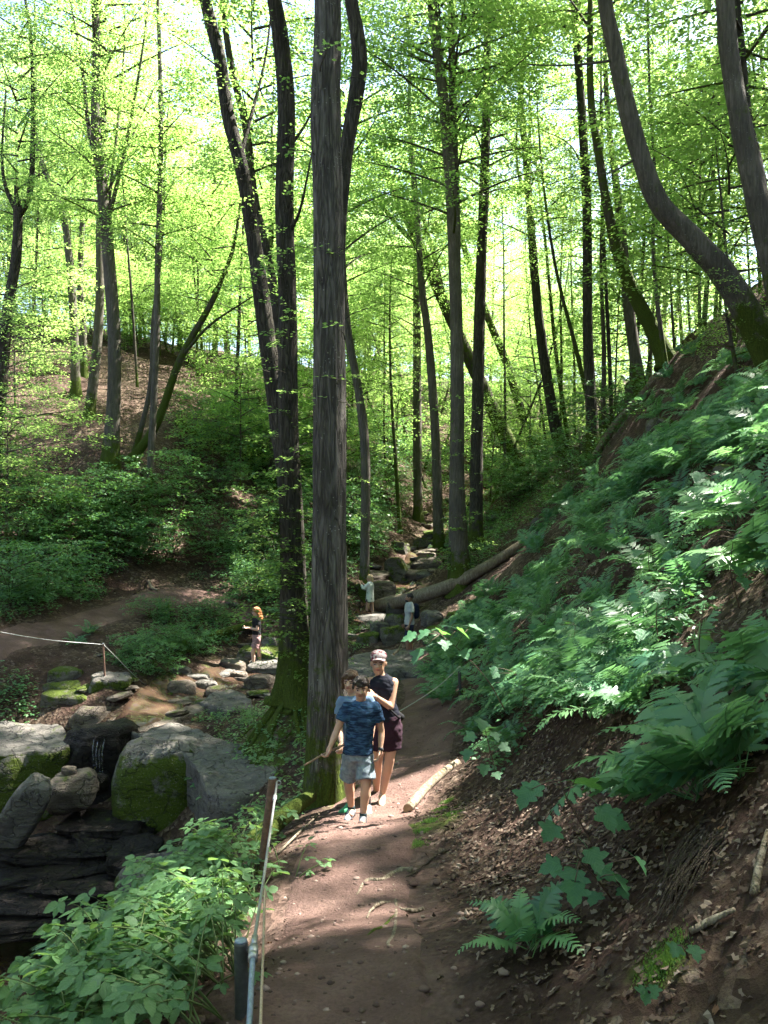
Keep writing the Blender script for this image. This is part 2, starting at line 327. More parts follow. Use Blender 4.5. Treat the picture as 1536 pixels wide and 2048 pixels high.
# ------------------------------------------------------------------ the lie of the land: heights known at points, interpolated between them
CP = [P(*a) for a in [
 # footpath
 (650, 2048, 3.4), (690, 1850, 4.72), (735, 1650, 7.7), (770, 1604, 9.0), (830, 1500, 12), (865, 1420, 15), (870, 1365, 18), (820, 1312, 22),
 (780, 1850, 4.8), (560, 1990, 3.6), (560, 1745, 6.0), (620, 1650, 7.5),
 (640, 1590, 9.3), (585, 1400, 14.4), (700, 1420, 14.5), (760, 1370, 18),
 # bank above the path
 (1536, 2048, 2.4), (1200, 2048, 2.85), (950, 2048, 3.2), (1536, 1700, 3.15), (1200, 1700, 4.3), (950, 1750, 5.5), (900, 1600, 8.0), (1536, 1400, 4.5), (1200, 1400, 7.0),
 (1000, 1450, 10), (930, 1480, 11.5), (1536, 1100, 6.8), (1200, 1100, 12), (1200, 1250, 9), (1000, 1250, 16), (940, 1290, 19), (1536, 900, 9.8), (1350, 900, 14),
 (1200, 950, 21), (1100, 1040, 26), (1000, 1120, 26), (930, 1180, 25.5), (1536, 700, 16), (1330, 745, 23), (1185, 910, 28), (1130, 945, 36), (1050, 945, 42), (1020, 1050, 34),
 # stream, from its head down to the lip of the fall
 (1060, 915, 72), (990, 965, 58), (955, 1005, 50), (890, 1048, 45), (865, 1075, 40), (850, 1110, 36), (815, 1165, 31.5), (750, 1243, 28), (690, 1275, 25),
 (560, 1332, 22), (520, 1340, 21.5), (400, 1378, 19.5), (320, 1425, 17.6), (260, 1460, 16.2),
 # far bank and hillside opposite
 (210, 1362, 17.6), (150, 1392, 17.6), (100, 1270, 20), (0, 1290, 18.5), (300, 1190, 24), (430, 1198, 25), (270, 1290, 20.5), (340, 1330, 20.3), (470, 1255, 24), (200, 1150, 25.5),
 (0, 1150, 24), (0, 950, 29), (230, 922, 31), (400, 1000, 31), (400, 1130, 28), (520, 1140, 28.5), (550, 1060, 32), (0, 800, 38), (150, 782, 40), (300, 800, 40), (420, 880, 37),
 (520, 960, 36), (0, 660, 52), (250, 690, 52), (450, 735, 55), (600, 815, 52), (690, 900, 46), (720, 1055, 34), (690, 1165, 28.5), (760, 880, 56), (800, 775, 75), (900, 900, 66),
 (850, 955, 56), (790, 1000, 45), (640, 755, 70), (1000, 800, 92), (1100, 840, 88), (1180, 800, 95)]]
CP += [np.array(a, float) for a in [
 (0, 0, -1.68), (-.2, 1.8, -1.86), (0, -4, -1.3), (0.9, 0.5, -1.3), (1.6, 1.5, -0.9), (3, 0, 0.8), (6, 2, 3.4), (8, 6, 5.2), (12, 10, 8.6), (12, 17, 8.0), (14, 26, 8.8), (13, 33, 7.5), (13, 42, 6.2), (19, 52, 8.5),
 (-1.15, 3.5, -2.3), (-2.2, 3.8, -3.5), (-3.2, 5, -5.4), (-4.5, 6, -6.8), (-8, 6, -7.4), (-1.35, 6.2, -2.95), (-2.3, 6.5, -4.6), (-1.5, 8.2, -3.5), (-2.5, 8.2, -5.0), (-1.5, 10.3, -3.75), (-2.5, 10.5, -5.2), (-1.3, 12, -3.6),
 (-4, 10, -6.6), (-2.0, 13.2, -4.5), (-3.0, 13.4, -5.2), (-3.2, 15, -4.55), (-3.0, 16.5, -4.2), (-4.6, 13.6, -6.0), (-5.6, 14, -6.1), (-4, 12, -6.6), (-6, 12.4, -6.8), (-9, 12.4, -6.6), (-6, 9, -7.5), (-7.6, 14.2, -6.0), (-5.4, 15.2, -5.4), (-7.0, 16.4, -4.75), (-9.5, 16, -4.3),
 (-1.3, 1.2, -2.1), (-3, 1, -4), (-6, 0, -7.2), (-10, 0, -8), (-20, 0, -3), (-13, 8, -6.6), (-16, 12, -4), (-14, 18, -2.6), (-22, 22, 2), (-10, -8, -8.5), (-30, 5, 4),
 (-60, 60, 22), (-35, 60, 16), (-45, 100, 22), (0, 125, 22), (45, 120, 20), (30, 95, 12), (-60, 20, 15), (-45, 0, 9), (45, 60, 26), (32, 34, 20), (27, 10, 18), (22, -6, 14), (70, 60, 34), (70, 0, 34), (-60, -30, 10), (0, -30, 2), (40, -30, 24),
 (-120, 60, 30), (120, 60, 40), (0, 180, 26), (-120, 180, 30), (120, 180, 34), (-120, -60, 20), (120, -60, 40)]]
CP = np.array(CP)
def _phi(r): return np.sqrt(r * r + 0.09)
_n = len(CP); _A = np.zeros((_n + 3, _n + 3))
_D = np.linalg.norm(CP[:, None, :2] - CP[None, :, :2], axis=2)
_A[:_n, :_n] = _phi(_D) - np.eye(_n) * 0.02
_A[:_n, _n] = 1; _A[:_n, _n + 1:] = CP[:, :2]; _A[_n, :_n] = 1; _A[_n + 1:, :_n] = CP[:, :2].T
_W = np.linalg.solve(_A, np.concatenate([CP[:, 2], np.zeros(3)]))
PATH = np.array([(0.0, -3.0), (-.1, 0.5), (-.22, 2.2), *[tuple(P(*a)[:2]) for a in [(668, 2048, 3.4), (690, 1850, 4.72), (728, 1650, 7.7), (775, 1604, 9.0), (835, 1500, 12), (862, 1420, 15), (860, 1365, 18), (820, 1312, 22)]]])
PATHS = spline(PATH, 160)
LPATH = spline(np.array([P(*a)[:2] for a in [(-160, 1300, 17), (0, 1285, 18.7), (110, 1262, 20.3), (240, 1215, 22.6), (340, 1185, 24.3), (440, 1192, 25.2), (520, 1225, 25)]]), 60)
CREEK = spline(np.array([P(*a)[:2] for a in [(1060, 915, 72), (990, 965, 58), (955, 1005, 50), (890, 1048, 45), (865, 1075, 40), (850, 1110, 36), (815, 1165, 31.5), (750, 1243, 28), (660, 1290, 24.5), (560, 1332, 22), (400, 1378, 19.5), (320, 1425, 17.6), (240, 1470, 15.8)]]), 160)
def dist_line(x, y, L):
    r = np.full(np.shape(x), 1e9)
    for i in range(0, len(x), 20000):
        r[i:i + 20000] = np.sqrt(((x[i:i + 20000, None] - L[None, :, 0]) ** 2 + (y[i:i + 20000, None] - L[None, :, 1]) ** 2).min(1))
    return r
def H(x, y, rough=True):
    x = np.atleast_1d(np.asarray(x, float)); y = np.atleast_1d(np.asarray(y, float)); z = np.zeros(len(x))
    for i in range(0, len(x), 20000):
        a = x[i:i + 20000]; b = y[i:i + 20000]
        r = np.sqrt((a[:, None] - CP[None, :, 0]) ** 2 + (b[:, None] - CP[None, :, 1]) ** 2)
        z[i:i + 20000] = _phi(r) @ _W[:_n] + _W[_n] + _W[_n + 1] * a + _W[_n + 2] * b
    if rough:
        p = np.stack([x, y, z * 0], 1)
        dp = np.minimum(dist_line(x, y, PATHS), dist_line(x, y, LPATH)); k = 0.12 + 0.88 * sstep(0.35, 1.4, dp)
        far = np.clip(np.hypot(x, y) / 25, 0.25, 1.6)
        z = z + k * (fbm(p * 0.33, 3, 5) * 0.55 * far + fbm(p * 1.6, 3, 9) * 0.10 + fbm(p * 6, 2, 12) * 0.03) + fbm(p * 14, 2, 21) * 0.013
    return z
def h1(x, y): return float(H([x], [y])[0])
def gp(x, y, dz=0.0): return np.array([x, y, h1(x, y) + dz])
def hit(px, py, dmin=1.5, dmax=150):   # where the line of sight through a pixel meets the ground
    d = np.geomspace(dmin, dmax, 900); x = (px - 768) / FPX * d; z = -(py - 1024) / FPX * d
    below = z < H(x, d); i = int(np.argmax(below))
    if not below[i]: i = len(d) - 1
    return np.array([x[i], d[i], h1(x[i], d[i])])
def build_ground():
    ang = np.radians(np.concatenate([np.linspace(-180, -40, 70, endpoint=False), np.linspace(-40, 40, 380, endpoint=False), np.linspace(40, 180, 70, endpoint=False)]))
    rad = np.concatenate([np.geomspace(0.6, 60, 280, endpoint=False), np.geomspace(60, 260, 30)])
    A, R = np.meshgrid(ang, rad); x = (R * np.sin(A)).ravel(); y = (R * np.cos(A)).ravel(); z = H(x, y)
    na, nr = len(ang), len(rad)
    V = np.stack([x, y, z], 1); V = np.vstack([V, [0, 0, h1(0, 0)]])
    i = np.arange(nr - 1)[:, None] * na; j = np.arange(na)[None, :]; k = (j + 1) % na
    Q = np.stack([i + j, i + k, i + na + k, i + na + j], -1).reshape(-1, 4)
    T = np.stack([np.full(na, len(V) - 1), (np.arange(na) + 1) % na, np.arange(na)], -1)
    me = np_mesh('ground', V, [Q, T[:, ::1]], [M['ground']])
    # moss grows in patches: by the stream, round the mossy trees and on the toe of the bank
    moss = np.exp(-(dist_line(V[:, 0], V[:, 1], CREEK) / 2.2) ** 2) * 0.45
    for (px, py, d, r) in [(590, 1400, 14.4, 1.6), (860, 1650, 6.6, .45), (900, 1600, 7.4, .4), (1320, 1930, 2.9, .2), (650, 1560, 9.4, .7), (520, 1440, 13.6, 1.2)]:
        c = P(px, py, d); moss = np.maximum(moss, 0.75 * np.exp(-((V[:, 0] - c[0]) ** 2 + (V[:, 1] - c[1]) ** 2) / r ** 2))
    tro = np.exp(-(np.minimum(dist_line(V[:, 0], V[:, 1], PATHS), dist_line(V[:, 0], V[:, 1], LPATH)) / 0.62) ** 2)
    a2 = me.attributes.new('trodden', 'FLOAT', 'POINT'); a2.data.foreach_set('value', tro.astype(np.float32))
    at = me.attributes.new('moss', 'FLOAT', 'POINT'); at.data.foreach_set('value', moss.astype(np.float32))
    bm = bmesh.new(); bm.from_mesh(me); bmesh.ops.recalc_face_normals(bm, faces=bm.faces); bm.to_mesh(me); bm.free()
    if me.polygons[1000].normal.z < 0: me.flip_normals()
    tag(obj('ground', me), 'brown forest floor of the ravine with leaf litter', None, kind='structure')
build_ground()
def ribbon(name, line, width, mat, lift, nw=13, seed=0, label=None, sub=4):
    L = spline(line, len(line) * sub) if sub > 1 else np.asarray(line)
    t = np.gradient(L, axis=0); t /= np.linalg.norm(t, axis=1)[:, None]; nrm = np.stack([-t[:, 1], t[:, 0]], 1)
    n = len(L); u = np.linspace(-1, 1, nw); w = width(np.linspace(0, 1, n)) if callable(width) else np.full(n, width)
    wl = w * (1 + 0.28 * fbm(np.stack([np.arange(n) * .045, np.zeros(n), np.zeros(n)], 1), 3, seed)); wr = w * (1 + 0.28 * fbm(np.stack([np.arange(n) * .045, np.ones(n) * 9, np.zeros(n)], 1), 3, seed + 3))
    off = np.where(u[None, :] < 0, u[None, :] * wl[:, None], u[None, :] * wr[:, None])
    X = L[:, None, :] + off[:, :, None] * nrm[:, None, :]
    x = X[..., 0].ravel(); y = X[..., 1].ravel(); z = H(x, y)
    edge = np.abs(np.tile(u, n)); z = z + lift - (lift + 0.06) * sstep(0.72, 1.0, edge)
    i = np.arange(n - 1)[:, None] * nw; j = np.arange(nw - 1)[None, :]
    Q = np.stack([i + j, i + j + 1, i + nw + j + 1, i + nw + j], -1).reshape(-1, 4)
    me = np_mesh(name, np.stack([x, y, z], 1), [Q], [mat])
    if me.polygons[len(me.polygons) // 2].normal.z < 0: me.flip_normals()
    return tag(obj(name, me), label, None, kind='structure')
ribbon('footpath', PATHS, lambda t: 0.36 + 0.50 * t ** 1.3, M['path'], 0.022, 17, 3, 'reddish trodden footpath')
ribbon('footpath', LPATH, lambda t: 0.75 - 0.2 * t, M['path'], 0.03, 13, 8, 'trodden path along the foot of the far hillside')
print('TIMING 20', round(time.time() - T0, 1))
# ------------------------------------------------------------------ trees
def leaf_quads(c, d, nrm, L, W, fold=0.12):
    """rhombic leaves: base c, direction d, normal nrm (all n x 3)"""
    s = np.cross(nrm, d); s /= np.linalg.norm(s, axis=1)[:, None] + 1e-9
    L = np.broadcast_to(L, (len(c),))[:, None]; W = np.broadcast_to(W, (len(c),))[:, None]
    up = nrm * W * fold
    V = np.stack([c, c + d * L * 0.45 + s * W * 0.5 + up, c + d * L, c + d * L * 0.45 - s * W * 0.5 + up], 1).reshape(-1, 3)
    return V, np.arange(len(c) * 4).reshape(-1, 4)
def unit(v): return v / (np.linalg.norm(v, axis=-1, keepdims=True) + 1e-9)
def spray_leaves(rng, base, ang, length, n, leaf, tilt=0.4, droop=0.15, width=0.36):
    """flat fans of leaves: base (m,3), ang (m,), n leaves each -> leaf arrays"""
    m = len(base); s = rng.random((m, n)) ** 0.8; lat = (rng.random((m, n)) * 2 - 1) * width * np.sin(np.pi * np.clip(s * 0.85 + 0.12, 0, 1))
    Ls = length[:, None] if np.ndim(length) else length
    ca, sa = np.cos(ang)[:, None], np.sin(ang)[:, None]
    x = base[:, 0:1] + Ls * (s * ca - lat * sa); y = base[:, 1:2] + Ls * (s * sa + lat * ca)
    z = base[:, 2:3] - droop * Ls * s * s + rng.normal(0, 0.05, (m, n)) * Ls
    c = np.stack([x, y, z], -1).reshape(-1, 3)
    la = (ang[:, None] + np.sign(lat) * (0.5 + 0.5 * rng.random((m, n))) + rng.normal(0, 0.3, (m, n))).ravel()
    d = unit(np.stack([np.cos(la), np.sin(la), -0.15 + rng.normal(0, 0.2, m * n)], 1))
    nr = unit(np.stack([rng.normal(0, tilt, m * n), rng.normal(0, tilt, m * n), np.ones(m * n)], 1)); nr = unit(nr - d * (nr * d).sum(1)[:, None])
    k = leaf * (0.7 + 0.6 * rng.random(m * n))
    return c, d, nr, k, k * 0.66
def make_crown(seed, R, Hh, nlimb, per_limb, nleaf, leaf, open_=0.25, rise=0.5, name='crown', mat='beech_leaf', length=1.25, bottom=0.35):
    rng = np.random.default_rng(seed); wood = MB(); bases = []; angs = []
    for i in range(nlimb):
        t = (i + rng.random()) / nlimb; z0 = Hh * t * 0.86
        prof = (bottom + (1 - bottom) * math.sin(math.pi * min(1, 0.12 + t * 0.62))) if t < 0.75 else max(0.25, 1.05 - (t - 0.75) * 2.6)
        Lr = R * prof * rng.uniform(0.75, 1.12); a = i * 2.4 + rng.uniform(-.5, .5); up = rise * rng.uniform(0.5, 1.3) * Lr
        k = np.linspace(0, 1, 7); bend = rng.normal(0, 0.12) * Lr
        pts = np.stack([np.cos(a) * Lr * k - np.sin(a) * bend * k * k, np.sin(a) * Lr * k + np.cos(a) * bend * k * k, z0 + up * (k - 0.25 * k * k)], 1)
        wood.add(*tube(pts, np.linspace(0.05, 0.010, 7) * (R / 4), 5))
        tt = open_ + (1 - open_) * rng.random(per_limb) ** 0.8
        b = np.stack([np.interp(tt, k, pts[:, q]) for q in range(3)], 1)
        off = rng.normal(0, 1, (per_limb, 3)) * np.array([0.55, 0.55, 0.28]) * (R / 4) ** 0.5
        bases.append(b + off); angs.append(a + rng.normal(0, 0.75, per_limb))
    bases = np.concatenate(bases); angs = np.concatenate(angs)
    c, d, nr, L, W = spray_leaves(rng, bases, angs, length * rng.uniform(0.7, 1.2, len(bases)), nleaf, leaf)
    return dict(c=c, d=d, n=nr, L=L, W=W, wood=wood, mat=mat, name=name)
def crown_mesh(cd, keep=None):
    c, d, n, L, W = cd['c'], cd['d'], cd['n'], cd['L'], cd['W']
    if keep is not None: c, d, n, L, W = c[keep], d[keep], n[keep], L[keep], W[keep]
    V, Q = leaf_quads(c, d, n, L, W); wd = cd['wood']; nq = len(Q)
    fs = [Q]; mi = [np.zeros(nq, int)]; Vs = [V]
    if wd is not None and wd.n:
        wq = np.concatenate(wd.Q) + len(V); fs.append(wq); mi.append(np.ones(len(wq), int)); Vs.append(np.concatenate(wd.V))
        wt = np.concatenate(wd.T) + len(V); fs.append(wt); mi.append(np.ones(len(wt), int))
    return np_mesh('crown', np.concatenate(Vs), fs, [M[cd['mat']], M['bark_far']], np.concatenate(mi))
CROWNS = [make_crown(100 + i, 4.0, 11.0, 25, 21, 34, 0.115) for i in range(4)]                       # tall forest crowns
FARCROWNS = [make_crown(200 + i, 4.2, 13.0, 23, 18, 30, 0.15, mat='far_leaf', length=1.4) for i in range(3)]
LOWCROWNS = [make_crown(300 + i, 2.4, 5.0, 16, 16, 34, 0.092, open_=0.15, rise=0.28, length=1.1, bottom=0.7) for i in range(3)]  # young beeches in layers
SHADECROWNS = [make_crown(400 + i, 4.0, 11.0, 19, 11, 38, 0.16, length=1.15) for i in range(3)]
for cd in CROWNS + FARCROWNS + LOWCROWNS + SHADECROWNS: cd['me'] = crown_mesh(cd)
# gaps in the canopy: the places where the photograph shows sun on the ground
BEAMS = []
def beam(px, py, r, d=None):
    p = hit(px, py) if d is None else P(px, py, d); BEAMS.append((p, r))
def place_crown(parent, cd, loc, scale, rotz, name='crown'):
    sx = np.array(scale if not np.isscalar(scale) else (scale,) * 3, float)
    c, s = math.cos(rotz), math.sin(rotz); Rm = np.array([[c, -s, 0], [s, c, 0], [0, 0, 1]])
    keep = None
    wc = None
    rad = 11 * sx.max()
    for (p, r) in BEAMS:
        v = np.asarray(loc) + [0, 0, 5 * sx[2]] - p; t = v @ TO_SUN
        if t > 0 and np.linalg.norm(v - t * TO_SUN) < rad + r:
            if wc is None: wc = (cd['c'] * sx) @ Rm.T + np.asarray(loc); keep = np.ones(len(wc), bool)
            w = wc - p; tt = w @ TO_SUN; dd = np.linalg.norm(w - tt[:, None] * TO_SUN, axis=1)
            keep &= ~((dd < r * (1 + 0.25 * np.sin(wc[:, 0] * 7 + wc[:, 2] * 5))) & (tt > 0.8))
    me = cd['me'] if keep is None or keep.mean() > 0.968 else crown_mesh(cd, keep)
    return obj(name, me, parent, np.asarray(loc) - np.asarray(parent.location), (0, 0, rotz), tuple(sx))
def trunk_mesh(pts, rad, mat, sides=14, seg=0.25, flare=0.6, seed=0, branches=(), rough=0.06):
    """pts in the tree's own frame (base at 0,0,0)"""
    pts = np.asarray(pts, float); ln = np.linalg.norm(np.diff(pts, axis=0), axis=1).sum(); n = max(8, int(ln / seg))
    S = spline(pts, n); r = np.interp(np.linspace(0, 1, n), np.linspace(0, 1, len(rad)), rad)
    zz = S[:, 2] - S[0, 2]; r0 = rad[0]
    ff = flare * np.exp(-np.clip(zz, -0.3, 99) / (r0 * 2.4)); rng = random.Random(seed)
    ph = [rng.uniform(0, 6.3) for _ in range(3)]; nl = rng.choice([4, 5, 6])
    def rf(nn, a):
        lob = 1 + 0.35 * np.cos(nl * a + ph[0]) + 0.2 * np.cos((nl - 1) * a + ph[1])
        base = 1 + ff[:, None] * np.clip(lob, 0.3, 2)[None, :]
        q = np.stack([np.tile(np.cos(a), nn) * 2.2, np.tile(np.sin(a), nn) * 2.2, np.repeat(np.linspace(0, ln, nn), len(a)) * 0.9 + seed], 1)
        q2 = q * np.array([3.2, 3.2, 1.2])
        return base * (1 + rough * fbm(q, 3, seed).reshape(nn, len(a)) * 2 + rough * 0.7 * fbm(q2, 2, seed + 3).reshape(nn, len(a)))
    mb = MB(); V, Q, T = tube(S, r, sides, True, rf); mb.add(V, Q, T)
    for (bp, br) in branches:
        B = spline(bp, 10); mb.add(*tube(B, np.linspace(br, br * 0.3, 10), 7))
    return mb.mesh('trunk', [M[mat]])
TREES = []
def tree(label, d, path, widths, mat='bark_beech', top=4.0, crown=None, name='beech_tree', group=None, sides=12, seg=0.3, flare=0.6, dep=0.0, branches=(), ground=True, cat='tree', rough=0.06, lean=None):
    """path: photograph pixels up the stem at depth d (the base stands on the ground); top: metres of stem above the last pixel"""
    seed = len(TREES) + 1; rng = random.Random(seed * 7)
    pts = [P(px, py, d + dep * k / max(1, len(path) - 1)) for k, (px, py) in enumerate(path)]
    rad = [w * 0.5 / FPX * d for w in widths]
    if ground:
        b = pts[0]; g = h1(b[0], b[1])
        if abs(g - b[2]) > 0.05: pts[0] = np.array([b[0], b[1], g])
        if len(pts) > 1 and pts[1][2] < pts[0][2] + 0.4: pts.pop(1)
        pts.insert(0, pts[0] + np.array([0, 0, -0.25])); rad.insert(0, rad[0])
    if len(rad) != len(pts):
        rad = list(np.interp(np.linspace(0, 1, len(pts)), np.linspace(0, 1, len(rad)), rad))
    v = unit(pts[-1] - pts[-2]); v = unit(v * 0.6 + np.array([0, 0, 0.8])) if lean is None else unit(np.array(lean))
    n_up = max(1, int(top / 2.5)); r_end = rad[-1]
    for k in range(n_up):
        pts.append(pts[-1] + v * top / n_up + np.array([rng.uniform(-.12, .12), rng.uniform(-.12, .12), 0])); rad.append(max(0.02, r_end * (1 - (k + 1) / n_up * 0.85)))
    base = pts[1] if ground else pts[0]
    t = thing(name, label, cat, base, group=group)
    brs = []
    for (bp, bw) in branches:
        brs.append(([P(px, py, d + dd) - base for (px, py, dd) in bp], bw * 0.5 / FPX * d))
    me = trunk_mesh([p - base for p in pts], rad, mat, sides, seg, flare, seed, brs, rough)
    obj('trunk', me, t)
    for cr in (crown or []):
        # (kind, height of its foot above the base, horizontal scale, vertical scale)
        kind, z0, sr, sh = cr[:4]
        zz = np.array([p[2] for p in pts]) - base[2]; S = np.array(pts)
        x = np.interp(z0 + 0.2, zz, S[:, 0]); y = np.interp(z0 + 0.2, zz, S[:, 1])
        pool = {'t': CROWNS, 'f': FARCROWNS, 'l': LOWCROWNS}[kind]
        place_crown(t, pool[rng.randrange(len(pool))], (x, y, base[2] + z0), (sr, sr, sh), rng.uniform(0, 6.28))
    TREES.append((t, base, pts)); return t
for _b in [(740, 1625, 1.0), (810, 1590, 0.8), (670, 1665, 0.5), (860, 1560, .4), (560, 1835, 0.55), (650, 1850, 0.4), (600, 1880, .3), (700, 1745, .12), (650, 1980, .10), (720, 1900, .08), (830, 1130, 1.0), (800, 1180, .8), (870, 1060, 1.0), (300, 1410, .6), (330, 1470, .4), (1180, 1200, .4), (1350, 1120, .4), (1450, 1020, .4), (1280, 1300, .3), (420, 1760, .35, 5.2), (350, 1820, .35, 4.6), (520, 1800, .3, 5.2), (180, 1960, .3, 3.6), (450, 1350, 0.8), (390, 1380, 0.7), (520, 1330, 0.7), (60, 1480, 0.8), (1060, 1080, 0.9), (1000, 1140, 0.9),
           (1040, 1250, 0.6), (960, 1190, 0.7), (1130, 980, 0.8), (300, 1850, 0.32, 4.3), (230, 1900, 0.3, 3.9), (470, 1780, 0.3, 5.2), (270, 1960, .2, 3.6), (860, 1310, 0.4), (740, 1250, 0.5), (900, 1215, 0.6), (720, 1270, .5), (850,1080,.8), (930,1060,.8), (290,860,.5), (480,1000,.6), (100,1000,.6), (480,1170,.7), (60,1180,.5), (330,1090,.7), (1230,900,.6), (1350,860,.6)]: beam(*_b)
XT = 9.0
# --- the trees one can single out
tree('tall straight trunk with furrowed grey bark and mossy foot beside the footpath', 9.2, [(652, 1592), (657, 1300), (659, 900), (657, 450), (651, 220), (655, 0)], [78, 74, 66, 60, 60, 52], 'bark_main', 12, [('t', 13, 1.0, 1.0)], 'linden_tree', sides=40, seg=0.10, flare=0.22, rough=0.05)
tree('dark trunk wrapped in leafy shoots on the rooted mound, beside the straight grey trunk', 14.5, [(592, 1398), (584, 1150), (577, 850), (575, 600), (569, 400), (572, 210), (560, 70), (540, -60)], [58, 44, 40, 36, 36, 36, 32, 26], 'bark_oak', 9, [('t', 15, 1.0, 1.0)], 'oak_tree', sides=24, seg=0.15, flare=0.8,
     branches=[([(575, 300, 0), (610, 250, .2), (640, 190, .4)], 8), ([(575, 470, 0), (600, 420, -.3), (625, 300, -.6)], 9)])
tree('dark trunk curving away to the upper side behind the shoot-covered trunk', 16.5, [(598, 1330), (580, 1050), (556, 830), (530, 650), (506, 470), (484, 340), (456, 230), (440, 120), (415, 20), (400, -60)], [36, 36, 36, 34, 30, 28, 26, 24, 22, 20], 'bark_oak', 8, [('t', 15, 1, 1)], 'oak_tree', sides=18, seg=0.2,
     branches=[([(476, 330, 0), (500, 240, .4), (530, 120, .8), (545, 0, 1)], 10)])
tree('thin dark stem behind the curving oak trunk', 22, [(612, 1120), (590, 900), (560, 700), (545, 560), (510, 400), (490, 250), (460, 120), (440, -40)], [18, 17, 16, 14, 12], 'bark_oak', 5, [('t', 13, .7, .8)], seg=0.4, sides=10)
tree('dark trunk bowing out from behind the straight grey trunk high up', 12.6, [(664, 1440), (668, 900), (674, 520), (692, 310), (712, 190), (719, 110), (704, 10), (695, -70)], [40, 36, 32, 28, 30, 30, 26, 22], 'bark_oak', 8, [('t', 12, .9, 1)], 'oak_tree', sides=20, seg=0.18)
tree('sturdy dark tree forking high up on the leafy hillside', 30.5, [(222, 925), (229, 700), (216, 500), (203, 360), (191, 250), (193, 100), (188, -40)], [30, 26, 24, 22, 18, 16, 14], 'bark_beech', 6, [('t', 9, .9, 1), ('t', 15, .9, .8)], 'hornbeam_tree', sides=14,
     branches=[([(203, 360, 0), (178, 260, .3), (165, 140, .5), (140, 0, .7)], 12), ([(216, 440, 0), (250, 300, -.4), (282, 120, -.8), (300, -20, -1)], 9), ([(216, 420, 0), (235, 250, .4), (248, 100, .8), (250, 0, .9)], 7), ([(210, 400, 0), (270, 260, .5), (330, 130, 1)], 6)])
tree('pale slim trunk just behind the forking hillside tree', 37, [(178, 782), (198, 640), (200, 450), (207, 300), (205, 120)], [20, 18, 16, 13, 10], 'bark_beech', 7, [('t', 9, .9, 1)], 'hornbeam_tree', seg=0.5, sides=10)
tree('slim straight stem next to the forking hillside tree', 29.5, [(298, 945), (312, 700), (316, 500), (322, 300), (319, 100), (316, -20)], [16, 13, 12, 10, 8, 7], 'bark_beech', 4, [('l', 9, 1, 1.4)], 'hornbeam_tree', seg=0.5, sides=8)
tree('slim tree slanting low across the bare hillside', 31, [(262, 908), (315, 845), (360, 720), (420, 612), (445, 555), (470, 480)], [18, 17, 15, 12, 9, 7], 'bark_moss', 3, [('l', 6, 1.1, 1.1)], 'hornbeam_tree', seg=0.4, sides=10,
     branches=[([(362, 715, 0), (420, 650, -.4), (510, 590, -.8)], 8)])
tree('slim stem rising beside the slanting tree on the bare hillside', 31.5, [(268, 905), (300, 780), (306, 650), (316, 560)], [12, 10, 9, 8], 'bark_beech', 8, [('l', 9, 1, 1.3)], 'hornbeam_tree', seg=0.5, sides=8)
tree('slender trunk with a sunlit foot high on the bare slope', 40, [(152, 783), (146, 620), (130, 450), (104, 380), (76, 290), (70, 150)], [18, 16, 13, 12, 10, 8], 'bark_beech', 5, [('t', 8, .8, .9)], 'hornbeam_tree', seg=0.5, sides=10)
tree('double-stemmed tree at the top of the bare slope', 43, [(168, 780), (166, 650), (160, 560), (166, 420), (172, 300)], [15, 13, 11, 10], 'bark_beech', 7, [('t', 8, .8, .9)], 'hornbeam_tree', seg=0.5, sides=8)
tree('dark tree dividing into a wide V at the edge of the hillside', 30, [(-10, 800), (14, 640), (32, 520), (36, 425)], [24, 22, 20, 18], 'bark_oak', 1.0, [('t', 9, .8, .8)], 'oak_tree', seg=0.4, sides=12,
     branches=[([(36, 430, 0), (60, 385, 0), (66, 250, .3), (62, 80, .5), (40, -60, .8)], 15), ([(36, 430, 0), (10, 370, 0), (4, 300, .2), (12, 180, .3)], 10)])
tree('stout double trunk by the end of the fallen log', 26, [(922, 1142), (915, 950), (914, 700), (905, 440), (890, 230), (868, 50), (862, -40)], [34, 28, 26, 24, 22, 20, 18], 'bark_beech', 8, [('t', 11, 1, 1), ('t', 16, .9, .8)], 'alder_tree', sides=16, seg=0.25)
tree('slimmer stem pressed against the stout trunk by the fallen log', 27, [(906, 1120), (910, 800), (914, 500), (906, 220), (903, 20)], [20, 18, 16, 15, 13], 'bark_beech', 8, [('t', 14, .8, 1)], 'alder_tree', sides=12, seg=0.4)
tree('tall straight dark trunk behind the stout double trunk', 31, [(952, 1042), (955, 830), (961, 570), (970, 330), (974, 150), (976, 0)], [27, 25, 22, 19, 15, 13], 'bark_oak', 6, [('t', 13, .9, 1.1)], 'alder_tree', sides=14, seg=0.3)
tree('slender trunk bending gently over the stream bed', 36, [(878, 1018), (870, 860), (857, 680), (842, 560), (834, 420), (820, 280)], [20, 18, 16, 14, 12, 10], 'bark_beech', 6, [('t', 11, .9, 1)], 'alder_tree', seg=0.4, sides=10)
tree('slender upright trunk on the far bank of the stream bed', 44, [(836, 930), (834, 720), (833, 570), (828, 400)], [18, 16, 14, 10], 'bark_beech', 7, [('t', 9, .9, 1)], 'alder_tree', seg=0.5, sides=10)
tree('brown trunk curving up from the thicket near the white-clad woman', 28.5, [(728, 1065), (731, 920), (718, 790), (694, 650), (684, 500)], [20, 19, 17, 15, 12], 'bark_beech', 8, [('t', 11, .8, 1)], 'alder_tree', seg=0.4, sides=12)
